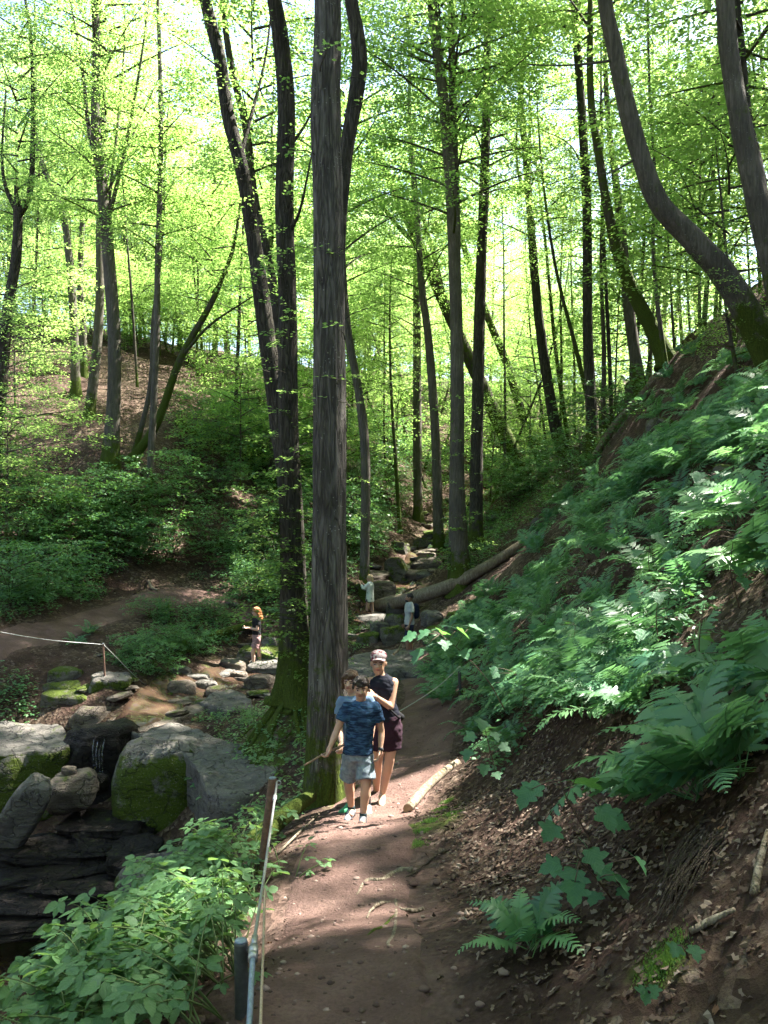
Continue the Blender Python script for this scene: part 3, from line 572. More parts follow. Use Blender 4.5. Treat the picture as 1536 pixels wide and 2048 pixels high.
tree('mossy trunk leaning far over the stream bed from the opposite bank', 42, [(1052, 948), (1000, 850), (950, 742), (890, 610), (830, 470), (775, 350), (740, 280)], [30, 28, 26, 22, 20, 16, 12], 'bark_moss', 3, [('t', 10, 1, .8), ('l', 15, 1.4, 1)], 'alder_tree', seg=0.5, sides=12,
     branches=[([(890, 610, 0), (860, 480, .8), (800, 300, 1.5)], 13), ([(850, 510, 0), (770, 420, -.8), (705, 310, -1)], 11)])
tree('thinner mossy trunk leaning beside the far-leaning one', 47, [(1090, 930), (1052, 850), (1012, 725), (970, 620), (930, 500), (905, 380)], [18, 18, 16, 14, 12, 10], 'bark_moss', 5, [('t', 11, .9, 1)], 'alder_tree', seg=0.5, sides=10)
tree('dark trunk leaning slightly at the foot of the fern slope', 36, [(1134, 948), (1110, 850), (1086, 700), (1070, 560), (1056, 370), (1042, 200), (1046, 140)], [26, 22, 20, 18, 14, 12, 10], 'bark_oak', 5, [('t', 10, .9, 1), ('t', 15, .9, .8)], 'oak_tree', seg=0.4, sides=12,
     branches=[([(1058, 400, 0), (1034, 330, .2), (1036, 200, .5)], 9), ([(1058, 390, 0), (1060, 250, .2), (1058, 160, .4)], 9)])
tree('straight trunk edged with sunlight on the shoulder of the fern slope', 27.5, [(1188, 912), (1176, 680), (1174, 430), (1164, 230), (1152, 60), (1148, -40)], [26, 20, 18, 17, 15, 13], 'bark_oak', 6, [('t', 14, .9, 1)], 'oak_tree', seg=0.3, sides=14,
     branches=[([(1172, 360, 0), (1140, 290, .3), (1060, 250, .6)], 4)])
tree('trunk sweeping up in a long curve from the rocky slope crest', 23.5, [(1335, 748), (1305, 660), (1262, 575), (1232, 490), (1214, 410), (1196, 300), (1182, 200), (1180, 60)], [36, 28, 26, 22, 18, 16, 14, 12], 'bark_moss', 7, [('t', 9, .8, 1)], 'beech_tree', seg=0.25, sides=14)
tree('upright trunk behind the sweeping trunk on the slope crest', 29, [(1282, 752), (1258, 620), (1244, 480), (1234, 380), (1216, 240)], [24, 22, 18, 15, 11], 'bark_beech', 8, [('t', 10, .9, 1)], 'beech_tree', seg=0.4, sides=12)
tree('very thin crooked stem beside the sweeping trunk', 23, [(1332, 738), (1314, 600), (1306, 480), (1310, 360), (1300, 200), (1296, 60)], [10, 8, 7, 6, 5], 'bark_beech', 3, [('l', 9, .7, .8)], 'beech_tree', seg=0.4, sides=6)
tree('thick smooth trunk leaning steeply out from the upper slope', 14.5, [(1545, 665), (1462, 570), (1390, 484), (1322, 412), (1287, 330), (1252, 205), (1228, 90), (1208, -20)], [62, 52, 46, 42, 38, 34, 31, 28], 'bark_beech', 9, [('t', 11, 1, 1), ('t', 15, 1, .8)], 'beech_tree', sides=26, seg=0.14, flare=0.15,
     branches=[([(1232, 120, 0), (1150, 130, -.3), (1055, 130, -.6)], 6), ([(1276, 315, 0), (1220, 345, -.3), (1175, 345, -.5)], 5)])
tree('thick grey trunk curving upright above the steeply leaning one', 13.5, [(1590, 720), (1545, 520), (1512, 390), (1482, 250), (1462, 130), (1450, 0)], [58, 48, 44, 40, 37, 34], 'bark_beech', 9, [('t', 11, 1, 1)], 'beech_tree', sides=26, seg=0.14, flare=0.15)
tree('dark trunk close behind the thick grey upright one', 17, [(1585, 640), (1540, 470), (1512, 330), (1490, 220), (1478, 80)], [34, 30, 26, 24, 20], 'bark_oak', 8, [('t', 10, .9, 1), ('l', 4.5, 1.3, 1.2)], 'oak_tree', sides=16, seg=0.25)
# --- trees further back, most of them slim and half hidden
rs = random.Random(11)
BG = [(20, 640, 58), (70, 660, 56), (110, 690, 60), (250, 690, 58), (280, 700, 62), (360, 705, 64), (460, 735, 60), (500, 740, 66), (650, 760, 72), (705, 790, 66), (740, 800, 64), (765, 830, 58), (795, 800, 72), (812, 800, 60), (880, 850, 78), (905, 860, 70), (985, 860, 66), (1005, 830, 84), (1125, 830, 78), (1140, 800, 90), (1165, 820, 70), (1210, 800, 82), (1240, 760, 74), (1400, 560, 40), (1430, 540, 48), (1300, 700, 44), (1320, 690, 52), (600, 780, 58), (570, 780, 64), (430, 730, 70), (330, 700, 75), (-40, 620, 66), (30, 600, 80), (190, 680, 82), (1050, 800, 100), (950, 800, 98), (850, 780, 100), (720, 760, 98), (540, 740, 92), (1560, 450, 40)]
for i, (px, py, d) in enumerate(BG):
    lean = rs.uniform(-0.10, 0.10); hpx = rs.uniform(11, 15) / d * FPX; w = rs.uniform(0.26, 0.42) / d * FPX
    b = P(px, py, d); py2 = 1024 - h1(b[0], b[1]) / d * FPX
    path = [(px + lean * hpx * k + rs.uniform(-6, 6) * (k > 0), py2 - hpx * k) for k in (0, .33, .66, 1)]
    right = px > 1180
    zone = 3 if right else 0 if px < 470 else 1 if px < 860 else 2
    lab = ['slim background tree on the ridge above the bare hillside', 'slim background tree beyond the stream thicket, around the straight grey trunk', 'slim background tree up the valley between the leaning mossy trunks', 'slim forest tree on the crest above the fern slope'][zone]
    tree(lab, d, path, [w, w * .9, w * .75, w * .5], 'bark_far', 6,
         [('f', rs.uniform(4.5, 7), rs.uniform(.75, 1.05), rs.uniform(.9, 1.2))] if d > 45 else [('f', rs.uniform(6, 8), rs.uniform(.65, .85), .8)], 'forest_tree', group=['trees on the ridge', 'trees beyond the thicket', 'trees up the valley', 'trees above the fern slope'][zone], sides=8, seg=0.8)
for i, (x, y, lab) in enumerate([(-2.3, 39.5, 'tall tree added to shade the far hillside, half hidden by the straight grey trunk'), (-5.0, 36, 'wide-crowned tree above the far-bank thicket, added to shade the hillside')]):  # two trees added so their crowns keep the sun off the bare hillside
    px = 768 + x / y * FPX; g = h1(x, y); py = 1024 - g / y * FPX; k = FPX / y
    tree(lab, y, [(px, py), (px + 3, py - 5 * k), (px - 4, py - 10 * k), (px, py - 14 * k)], [.42 * k, .36 * k, .28 * k, .2 * k], 'bark_far', 5, [('t', 9.5, 1.25, .9)], 'forest_tree', sides=10, seg=.6)
for i in range(64):                 # slim poles between the bigger stems
    px = [60, 110, 235, 262, 345, 395, 470, 505, 612, 700, 722, 748, 772, 800, 858, 985, 1008, 1032, 1075, 1098, 1118, 1140, 1205, 1225, 1262, 1345, 1365, 1405, 1430, 30, 130, 290, 425, 1290, 15, 45, 85, 95, 150, 175, 250, 275, 335, 360, 375, 410, 445, 490, 520, 535, 600, 715, 735, 790, 850, 880, 935, 945, 995, 1020, 1060, 1090, 1150, 1195][i]
    d = rs.uniform(38, 62 + 14 * (i > 33)) if px < 1180 else rs.uniform(26, 44); x = (px - 768) / FPX * d; g = h1(x, d); py = 1024 - g / d * FPX; k = FPX / d; ln = rs.gauss(0, .12 + .08 * (i > 33)); hh = rs.uniform(9, 15); w_ = rs.uniform(.10, .22)
    tree('thin pole-like stem ' + ('on the hillside opposite' if px < 560 else 'between the trunks along the stream' if px < 1180 else 'on the crest above the ferns'), d, [(px, py), (px + ln * 4 * k + rs.uniform(-3, 3), py - .33 * hh * k), (px + ln * 8 * k + rs.uniform(-5, 5), py - .66 * hh * k), (px + ln * 11 * k, py - hh * k)], [w_ * k, w_ * .85 * k, w_ * .65 * k, w_ * .45 * k], rs.choice(['bark_far', 'bark_moss', 'bark_oak']), 3, [('l', hh * .75, rs.uniform(.6, .9), .9)], 'slim_tree', group='thin poles ' + ('on the hillside' if px < 560 else 'along the stream' if px < 1180 else 'on the crest'), sides=7, seg=.8)
# --- beeches added beyond the frame, beside and behind the camera, to shade the ravine
for i, (x, y) in enumerate([(9.5, 4), (12.5, 9.5), (9, -3), (15, 3), (17, 12), (14.5, 17), (19, 20), (17, 27), (22, 34), (24, 26), (22, 8), (5, -7), (-2, -9), (14.5, 22), (-7, -4), (-13, 3), (-5, -13), (-13, -9), (3, -14), (-15, 9), (10, -11), (-19, 16), (-3, -4)]):
    b = gp(x, y); lean = rs.uniform(-2.2, -0.8)
    t = thing('beech_tree', 'tall beech added beyond the frame, its crown shading the ravine', 'tree', b, group='added shade beeches')
    pts = [np.array([0, 0, -.3]), np.array([0.0, 0, 0.2]), np.array([lean * .5, 0.1, 5]), np.array([lean, -.2, 10]), np.array([lean * 1.4, 0, 15])]
    obj('trunk', trunk_mesh(pts, [.26, .25, .21, .16, .05], 'bark_beech', 12, 0.5, .5, 60 + i), t)
    for (z0, s) in ((5.5, 1.15), (10, 1.0))[i % 2:]:
        place_crown(t, SHADECROWNS[rs.randrange(3)], b + np.array([lean * z0 / 10.0, 0, z0]), (s, s, .8), rs.uniform(0, 6.28))
print('TIMING 30', round(time.time() - T0, 1))
# ------------------------------------------------------------------ rocks
def cube_surface(n):
    u = np.linspace(-1, 1, n); V = []; Q = []; base = 0
    for ax in range(3):
        for s in (-1, 1):
            a, b = np.meshgrid(u, u, indexing='ij'); p = np.zeros((n * n, 3)); p[:, ax] = s; p[:, (ax + 1) % 3] = a.ravel(); p[:, (ax + 2) % 3] = b.ravel()
            i = np.arange(n - 1)[:, None] * n; j = np.arange(n - 1)[None, :]
            q = np.stack([i + j, i + n + j, i + n + j + 1, i + j + 1], -1).reshape(-1, 4)
            if s < 0: q = q[:, ::-1]
            V.append(p); Q.append(q + base); base += n * n
    V = np.concatenate(V); Q = np.concatenate(Q)
    key = np.round(V * 1000).astype(int); _, first, inv = np.unique(key, axis=0, return_index=True, return_inverse=True)
    return V[first], inv.ravel()[Q]
_CS = {}
def rock_verts(dims, seed, n=14, p=4.0, amp=0.16, cuts=6, strata=0.0):
    if n not in _CS: _CS[n] = cube_surface(n)
    V, Q = _CS[n]; V = V.copy(); rng = np.random.default_rng(seed)
    V /= (np.abs(V) ** p).sum(1)[:, None] ** (1 / p)
    for k in range(cuts):
        nn = unit(rng.normal(0, 1, 3) * [1, 1, .6]); c = rng.uniform(0.72, 0.98) * np.max(V @ nn); s = V @ nn - c; m = s > 0; V[m] -= np.outer(s[m] * 0.92, nn)
    V *= (1 + amp * fbm(V * 1.4 + seed * 3.1, 4, seed))[:, None]
    if strata:
        z = V[:, 2] * dims[2]; st = vnoise(np.stack([z * 9 + seed, V[:, 0] * .6, V[:, 1] * .6], 1), seed); st = np.round(st * 4) / 4
        V[:, :2] *= (1 + strata * (st - 0.5))[:, None]
    V = V * (np.asarray(dims) / 2)
    V += (fbm(V * 5 + seed, 3, seed + 5) * 0.04 * min(1.0, max(dims)))[:, None] * unit(V)
    return V, Q
def rock(label, c, dims, mat, seed, rot=(0, 0, 0), name='boulder', group=None, n=14, p=4.0, amp=0.16, cuts=6, strata=0.0, cat='rock'):
    V, Q = rock_verts(dims, seed, n, p, amp, cuts, strata)
    return tag(obj(name, np_mesh(name, V, [Q], [M[mat]]), None, c, rot), label, cat, group, 'thing')
def rockp(label, x0, x1, y0, y1, mat='rock_mossy', depth=0.85, sink=0.3, group=None, name='boulder', d=None, tilt=0.0, seed=None, **kw):
    px = (x0 + x1) / 2
    b = hit(px, y1) if d is None else P(px, y1, d)
    w = (x1 - x0) / FPX * b[1]; hgt = (y1 - y0) / FPX * b[1]; dz = hgt * (1 + sink)
    sd = int(px * 7 + y1) % 9973 if seed is None else seed
    rng = random.Random(sd)
    return rock(label, (b[0], b[1] + w * depth * 0.35, b[2] - hgt * sink + dz / 2), (w * 1.06, w * depth, dz), mat, sd, (rng.uniform(-.08, .08), tilt + rng.uniform(-.06, .06), rng.uniform(-.35, .35)), name, group, **kw)
def slab(label, poly, zt, thick, mat, seed, name='rock_slab', und=0.0, tilt=(0, 0)):
    """flat-topped rock: poly = photograph pixels of its top outline, lying at height zt"""
    d = [-zt * FPX / (py - 1024.0) for (px, py) in poly]; W = np.array([P(px, py, dd)[:2] for (px, py), dd in zip(poly, d)])
    c = W.mean(0); L = spline(np.vstack([W, W[:1]]), 120)[:-1] - c; n = len(L); nr = 16; V = []; Q = []
    rng = np.random.default_rng(seed)
    rings = [(k / nr, 0.0) for k in range(1, nr + 1)] + [(1.02, -0.06), (1.03, -0.3), (1.0 - und * .5, -0.6), (0.95 - und, -1.0)]
    V.append([[0, 0, 0]])
    for (s, dz) in rings: V.append(np.column_stack([L * s, np.full(n, dz * thick)]))
    V = np.vstack(V); N = fbm(np.column_stack([V[:, :2] * 1.3, V[:, 2] * 3]) + seed, 4, seed)
    V[:, 2] += N * 0.14 + fbm(np.column_stack([V[:, :2] * 6, V[:, 2] * 8]), 3, seed + 8) * .035 + V[:, 0] * tilt[0] + V[:, 1] * tilt[1]; side = V[:, 2] < -0.05 * thick
    rr = unit(np.column_stack([V[:, :2], np.zeros(len(V))])); V += rr * (fbm(V * 2.2 + 5, 4, seed + 2) * 0.2)[:, None] * side[:, None]
    T = np.stack([np.zeros(n, int), 1 + np.arange(n), 1 + (np.arange(n) + 1) % n], -1)
    for k in range(len(rings) - 1):
        a = 1 + k * n; b = a + n; j = np.arange(n); jj = (j + 1) % n; Q.append(np.stack([a + j, b + j, b + jj, a + jj], -1))
    me = np_mesh(name, V, [np.concatenate(Q), T], [M[mat]])
    bm = bmesh.new(); bm.from_mesh(me); bmesh.ops.recalc_face_normals(bm, faces=bm.faces); bm.to_mesh(me); bm.free()
    if me.polygons[-1].normal.z < 0: me.flip_normals()
    return tag(obj(name, me, None, (c[0], c[1], zt)), label, 'rock', None, 'thing')
# round the fall
slab('long grey slab of bare rock running back from the mossy boulder at the fall', [(262, 1460), (355, 1446), (426, 1470), (500, 1496), (552, 1530), (543, 1572), (430, 1592), (388, 1528), (340, 1490)], -4.22, 1.0, 'rock_slab', 5, und=.1)
rock('huge rounded boulder with moss-covered face beneath the grey slab', P(318, 1578, 14.35) + [0, .1, -.05], (1.62, 1.5, 1.85), 'rock_side', 17, (0.05, 0.03, 0.2), n=22, p=3.2, amp=0.14, cuts=4)
slab('flat sunlit rock ledge with mossy front across the fall', [(-90, 1500), (-60, 1452), (40, 1448), (110, 1452), (136, 1470), (128, 1494), (40, 1500)], -4.38, 1.0, 'rock_side', 9, und=.05)
rockp('rounded wet rock at the lip of the fall', 136, 222, 1418, 1475, 'rock_creek', 0.8, .6, d=16.6)
rockp('low dark rock between the lip of the fall and the mossy blocks', 100, 210, 1425, 1450, 'rock_mossy', 0.7, .8, d=17.2)
rock('long grey stone standing aslant in the fall basin', P(44, 1626, 13.1), (0.58, 0.55, 1.45), 'rock_slab', 31, (0.35, 0.50, 0.3), n=16, p=5, amp=.1, cuts=9)
rock('block of pale rock lying in the fall basin', P(146, 1582, 14.0), (0.86, 0.7, 0.62), 'rock_creek', 33, (0.1, -.1, .3), n=16, p=4, cuts=9)
rock('small stone perched on the pale block in the fall basin', P(138, 1541, 13.95), (0.26, 0.2, 0.14), 'rock_creek', 35, (0, .1, .3), name='stone', n=8)
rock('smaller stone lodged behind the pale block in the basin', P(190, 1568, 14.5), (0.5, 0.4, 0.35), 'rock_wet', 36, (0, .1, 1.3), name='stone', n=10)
for i, (px, py, d, w, dd, hh, lab) in enumerate([(215, 1662, 13.75, 1.5, .9, .42, 'upper wet rock ledge under the mossy boulder'), (95, 1706, 13.2, 2.0, .9, .36, 'wet reddish ledge below the aslant stone'), (205, 1700, 13.2, 1.2, .8, .36, 'wet ledge block beside the reddish ledge'),
        (60, 1752, 12.75, 2.8, .9, .34, 'layered dark ledge crossing the basin'), (190, 1775, 12.5, 2.2, .9, .30, 'layered dark ledge above the black pool'), (90, 1806, 12.2, 2.9, .9, .26, 'lowest layered ledge over the black pool'), (270, 1720, 12.9, .8, .9, .5, 'dark ledge corner under the bramble edge'), (30, 1842, 11.9, 2.3, .7, .24, 'brown ledge step at the edge of the black pool')]):
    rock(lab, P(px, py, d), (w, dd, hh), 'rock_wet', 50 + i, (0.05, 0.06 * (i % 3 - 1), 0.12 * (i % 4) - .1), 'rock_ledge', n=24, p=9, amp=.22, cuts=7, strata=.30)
rock('rock face falling from the flat sunlit ledge into the basin', P(40, 1560, 15.2), (2.6, 1.2, 1.3), 'rock_side', 70, (0, 0, .1), n=20, p=4, strata=.08)
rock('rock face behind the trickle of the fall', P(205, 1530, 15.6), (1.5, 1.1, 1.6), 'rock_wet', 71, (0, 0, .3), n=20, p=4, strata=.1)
rock('mossy cliff foot below the bramble edge', np.array([-3.0, 11.6, -5.9]), (1.8, 2.2, 1.6), 'rock_side', 73, (0, 0, .5), n=18, p=3.5)
# mossy blocks on the far bank
rockp('upper block of the moss-covered steps on the far bank', 97, 158, 1340, 1368, 'rock_mossy', .9, .5, d=17.9, p=6)
rockp('middle block of the moss-covered steps on the far bank', 88, 170, 1366, 1396, 'rock_mossy', .8, .5, d=17.6, p=6)
rockp('lowest and widest block of the moss-covered steps', 84, 180, 1386, 1424, 'rock_mossy', .7, .6, d=17.2, p=6)
rockp('square mossy block with bare top at the foot of the wire post', 178, 250, 1354, 1402, 'rock_side', .9, .4, d=17.4, p=7, cuts=3)
# stepping stones and creek rocks near the red-haired woman
for a in [('flat-topped round stone in the brown stream', 331, 386, 1368, 1393, 'rock_creek'), ('pale flat stone in the stream beside the round one', 384, 430, 1366, 1385, 'rock_slab'), ('broken grey stone downstream of the pale flat one', 410, 450, 1376, 1396, 'rock_creek'),
          ('long flat stone before the feet of the red-haired woman', 434, 490, 1322, 1343, 'rock_creek'), ('dark flat slab stone beside the rooted mound', 488, 542, 1356, 1379, 'rock_creek'), ('broad flat stone under the feet of the red-haired woman', 490, 566, 1332, 1352, 'rock_slab'),
          ('mossy sunlit rock behind the red-haired woman', 476, 556, 1298, 1324, 'rock_mossy'), ('rounded pale rock by the leafy trunk', 524, 556, 1278, 1302, 'rock_slab'), ('thin flat stone tilted in the stream', 372, 415, 1352, 1366, 'rock_slab'), ('small slab stone midstream', 340, 378, 1338, 1352, 'rock_slab'), ('wedge stone by the dark flat slab', 455, 492, 1348, 1364, 'rock_creek')]:
    rockp(*a, depth=.9, sink=.5)
# broad slab the man stands on, boulders behind him
slab('broad flat slab the bearded man stands on', [(690, 1336), (700, 1312), (770, 1300), (850, 1303), (905, 1318), (925, 1336), (905, 1352), (850, 1350), (800, 1345), (740, 1346)], -3.78, 0.5, 'rock_slab', 21, und=.12)
rockp('mossy rock wedged under the broad flat slab', 700, 800, 1342, 1372, 'rock_side', .7, .4, d=18.9)
rockp('long mossy rock under the front of the broad slab', 790, 905, 1350, 1380, 'rock_side', .6, .4, d=18.8)
for a in [('grey-topped boulder behind the bearded man', 774, 812, 1204, 1232, 'rock_mossy'), ('dark mossy boulder below the grey-topped one', 770, 808, 1230, 1252, 'rock_mossy'), ('bright yellow-green mossy boulder beside the man', 762, 808, 1256, 1290, 'rock_mossy'), ('sunlit mossy boulder behind the man', 850, 902, 1254, 1284, 'rock_mossy'),
          ('flat stone below the woman in white', 742, 776, 1246, 1262, 'rock_slab'), ('wide flat stone under the woman in white', 708, 772, 1232, 1250, 'rock_slab'), ('pale rock at the end of the sunlit strip', 845, 885, 1225, 1250, 'rock_slab'), ('block of rock by the fern edge', 890, 930, 1225, 1258, 'rock_mossy'), ('mossy rock at the fern edge behind the slab', 905, 945, 1250, 1275, 'rock_mossy'),
          ('low mossy rock left of the yellow-green boulder', 715, 760, 1268, 1285, 'rock_mossy'), ('mossy hump of rock beside the cascade', 770, 815, 1118, 1166, 'rock_mossy'), ('long dark rock lying across the cascade', 832, 884, 1118, 1142, 'rock_creek'), ('mossy stone on the cascade edge', 785, 818, 1086, 1106, 'rock_mossy'), ('round mossy stone in mid cascade', 828, 856, 1078, 1098, 'rock_mossy'),
          ('flat rock step above the long dark rock', 832, 872, 1104, 1120, 'rock_creek'), ('flat rock step at the pool by the fallen log', 815, 864, 1142, 1158, 'rock_creek'), ('square mossy block high up the stream', 974, 1005, 1018, 1040, 'rock_mossy'), ('mossy boulder at the tip of the fallen log', 1066, 1098, 1036, 1062, 'rock_mossy'), ('flat wet sheet of rock by the woman in white', 700, 790, 1166, 1200, 'rock_creek')]:
    rockp(*a, depth=.9, sink=.45)
for a in [('overhanging rock on the slope crest among roots', 1294, 1352, 836, 874, 'rock_mossy'), ('mossy rock step high in the fern slope', 1340, 1394, 886, 938, 'rock_mossy'), ('dark mossy boulder above the ferns', 1434, 1494, 930, 976, 'rock_mossy'), ('mossy outcrop below the sweeping trunk', 1255, 1300, 760, 800, 'rock_mossy')]:
    rockp(*a, depth=.8, sink=.4)
slab('wide wet reddish sheet of rock under the stream above the fall', [(205, 1425), (240, 1398), (320, 1384), (400, 1392), (425, 1412), (370, 1436), (300, 1456), (235, 1462)], -4.33, 0.35, 'rock_creek', 41, und=.05)
slab('flat rock sheet where the stream spreads out', [(300, 1380), (330, 1352), (420, 1345), (470, 1356), (440, 1376), (380, 1388)], -4.22, 0.3, 'rock_creek', 43, und=.05)
slab('flat pale slab beside the wet sheet of rock', [(405, 1400), (440, 1384), (490, 1390), (500, 1410), (450, 1424)], -4.18, 0.35, 'rock_slab', 45, und=.05)
# stones strewn down the stream bed
_stones = [rock_verts((1, 1, 1), 400 + i, 9, 6.0, .22, 9) for i in range(8)]
_sm = [[np_mesh('stone', V, [Q], [M[m]]) for (V, Q) in _stones] for m in ('rock_creek', 'rock_mossy', 'rock_slab')]
rs = random.Random(5)
for i in range(150):
    k = rs.random(); q = CREEK[int((0.06 + 0.90 * k) * (len(CREEK) - 1))]; sp = 1.6 if q[1] > 24 else 1.2
    x = q[0] + rs.gauss(0, sp); y = q[1] + rs.gauss(0, sp * .7); s = rs.uniform(.18, .62) * (1.25 if y > 30 else .8)
    if y < 15.5: continue
    up = y > 26; mk = rs.choice([0, 0, 1, 1, 2]); kd = ('wet brown', 'mossy', 'pale grey')[mk]
    tag(obj('stone', rs.choice(_sm[mk]), None, gp(x, y, s * .10), (rs.uniform(-.2, .2), rs.uniform(-.2, .2), rs.uniform(0, 6)), (s * rs.uniform(.8, 1.5), s, s * rs.uniform(.18, .4) * (1.3 if up else .8))),
        kd + ' loose stone strewn up the stony cascade' if up else kd + ' loose stone in the stream bed above the fall', 'stone', kd + (' stones of the cascade' if up else ' stones above the fall'))
# water
ribbon('stream', CREEK[:-3], lambda t: 0.42 + 0.2 * t, M['water'], 0.075, 9, 31, 'shallow brown stream trickling between stones')
def pool():
    n = 40; a = np.linspace(0, 2 * np.pi, n, endpoint=False); r = 1 + .2 * fbm(np.stack([np.cos(a) * 2, np.sin(a) * 2, a * 0], 1), 3, 4)
    V = np.column_stack([np.cos(a) * 3.0 * r, np.sin(a) * 1.3 * r, a * 0]); V = np.vstack([V, [0, 0, 0]])
    T = np.stack([np.full(n, n), np.arange(n), (np.arange(n) + 1) % n], -1)
    tag(obj('pool', np_mesh('pool', V, [T], [M['water']]), None, (-5.6, 11.0, -6.62)), 'dark pool below the rock ledges', None, kind='structure')
pool()
k_ = NT('falling_water'); M['fallwater'] = k_.done(k_.bsdf((0.75, 0.8, 0.82), 0.08, 0.5, **{'Transmission Weight': 0.85, 'IOR': 1.33}))
mb = MB()
for i in range(4):
    a = P(188 + i * 7, 1478 + (i % 3) * 6, 14.95); b = P(193 + i * 5, 1580 + (i % 2) * 20, 14.55); L = spline([a, (a + b) / 2 + [0, -.12, .25], b], 14); mb.add(*tube(L, np.linspace(.006, .003, 14), 6))
tag(obj('waterfall', mb.mesh('waterfall', [M['fallwater']])), 'thin trickle of water falling beside the mossy boulder', 'waterfall')
# ------------------------------------------------------------------ logs, roots
def log(label, pts, r, mat, name='fallen_log', rough=.05, cat='log', brs=(), group=None, sides=16, cut=True, seg=.15):
    pts = np.asarray(pts, float); base = pts[0].copy()
    me = trunk_mesh(pts - base, r, mat, sides, seg, 0.0, int(abs(base[0] * 100)) % 97 + 3, [([np.asarray(q) - base for q in bp], br) for bp, br in brs], rough)
    t = thing(name, label, cat, base, group=group); obj('trunk', me, t)
    if cut:
        d = unit(pts[0] - pts[1]); n = 16; a = np.linspace(0, 2 * np.pi, n, endpoint=False); u = unit(np.cross(d, [0, 0.3, 1])); w = np.cross(d, u)
        V = np.vstack([d * .012 + r[0] * .97 * (np.cos(a)[:, None] * u + np.sin(a)[:, None] * w), [d * .016]]); T = np.stack([np.full(n, n), np.arange(n), (np.arange(n) + 1) % n], -1)
        obj('cut_end', np_mesh('cut_end', V, [T], [M['wood_cut']]), t)
    return t
def gpts(pix, lift=0.0): return [hit(px, py) + [0, 0, lift] for (px, py) in pix]
log('long fallen log slanting down the slope to the woman in white', [P(742, 1216, 29.0), P(780, 1207, 28.0), P(830, 1195, 26.9), P(905, 1170, 25.9), P(985, 1126, 25.6), P(1060, 1076, 25.8), P(1102, 1040, 26.2)], [.25, .25, .24, .22, .17, .13, .11], 'bark_log')
log('mossy rotten log beside the red-haired woman', [P(326, 1342, 20.0), P(378, 1297, 21.4), P(440, 1268, 22.8), P(505, 1248, 24)], [.17, .15, .13, .11], 'bark_moss')
log('grey branch lying on the stream edge below the rotten log', [P(280, 1362, 19.6), P(300, 1352, 19.8), P(322, 1340, 20.2)], [.05, .045, .03], 'bark_log', 'fallen_branch', cat='branch', sides=8)
log('short mossy log edging the footpath next to the fence post', [P(498, 1692, 6.8), P(540, 1655, 7.3), P(585, 1618, 8.0), P(622, 1592, 8.6)], [.085, .085, .08, .07], 'bark_moss')
log('thin barkless log edging the sunny footpath bend', [hit(816, 1628) + [0, 0, .05], hit(850, 1590) + [0, 0, .055], hit(885, 1556) + [0, 0, .05], hit(915, 1530) + [0, 0, .03]], [.05, .05, .048, .04], 'bark_log', rough=.08)
log('dead trunk lying down the crest below the sunlit-edged tree', [P(1188, 915, 25.5), P(1230, 850, 24.8), P(1290, 785, 24.2), P(1310, 755, 24)], [.11, .12, .12, .13], 'bark_log')
log('second dead trunk lying parallel down the crest', [P(1212, 900, 24.5), P(1262, 835, 24), P(1315, 770, 23.4)], [.07, .08, .09], 'bark_log')
log('weathered branch lying among the slope roots', gpts([(1222, 990), (1262, 952), (1300, 935), (1338, 912)], .05), [.05, .07, .07, .06], 'bark_log', 'fallen_branch', cat='branch', sides=8)
log('mossy log lying down the bare hillside', gpts([(352, 850), (385, 872), (412, 890)], .12), [.18, .17, .14], 'bark_moss')
log('mossy log near the foot of the bare earth scar', gpts([(440, 1085), (480, 1110), (512, 1132)], .08), [.14, .13, .1], 'bark_moss')
log('bent grey branch on the far path', gpts([(296, 1165), (304, 1180), (316, 1187)], .05), [.05, .04, .03], 'bark_log', 'fallen_branch', cat='branch', sides=8)
log('forked stick lying on the broad slab', [P(788, 1308, 20.6), P(797, 1299, 20.8), P(803, 1288, 21)], [.035, .03, .02], 'bark_log', 'fallen_branch', cat='branch', sides=8, brs=[([P(797, 1299, 20.8), P(806, 1298, 20.6), P(812, 1290, 20.4)], .02)])
log('broken branch lying across the lit fern edge', gpts([(1380, 1880), (1420, 1855), (1470, 1835)], .02), [.012, .014, .008], 'bark_log', 'fallen_branch', cat='branch', sides=6, cut=False)
log('pale stick lying beside the near ferns', gpts([(1508, 1800), (1520, 1735), (1536, 1670)], .015), [.016, .014, .010], 'bark_log', 'fallen_branch', cat='branch', sides=6, cut=False)
log('thin stick lying along the footpath edge', gpts([(556, 1714), (596, 1672), (638, 1632)], .02), [.010, .012, .008], 'bark_log', 'fallen_branch', cat='branch', sides=6, cut=False)
def root(label, pix, w, mat='bark_root', lift=.012, group=None):
    g = gpts(pix, lift); base = g[0].copy(); S = spline(np.array(g) - base, 26); S[:, 2] = H(S[:, 0] + base[0], S[:, 1] + base[1]) - base[2] + lift * np.sin(np.linspace(.3, 2.6, 26)) * 2
    r = np.linspace(w, w * .45, 26) * (1 + .2 * fbm(np.stack([np.arange(26) * .7, np.zeros(26), np.zeros(26)], 1), 2, int(w * 1000)))
    mb = MB(); mb.add(*tube(S, r, 8)); return tag(obj('root', mb.mesh('root', [M[mat]]), None, base), label, 'root', group)
root('thick bare root curling out of the bank onto the footpath', [(826, 1744), (796, 1750), (762, 1768), (733, 1770), (712, 1798)], .028, 'bark_log', .010)
root('pale root running straight down the bank to the footpath', [(786, 1772), (792, 1812), (789, 1868), (776, 1898), (795, 1904), (811, 1918)], .015, 'bark_log', .008)
root('short pale root branching along the bank', [(848, 1819), (820, 1829), (805, 1827), (792, 1812)], .015, 'bark_log', .008)
root('thin root looping to the path below the thick one', [(780, 1810), (748, 1828), (733, 1846)], .013, 'bark_log', .02)
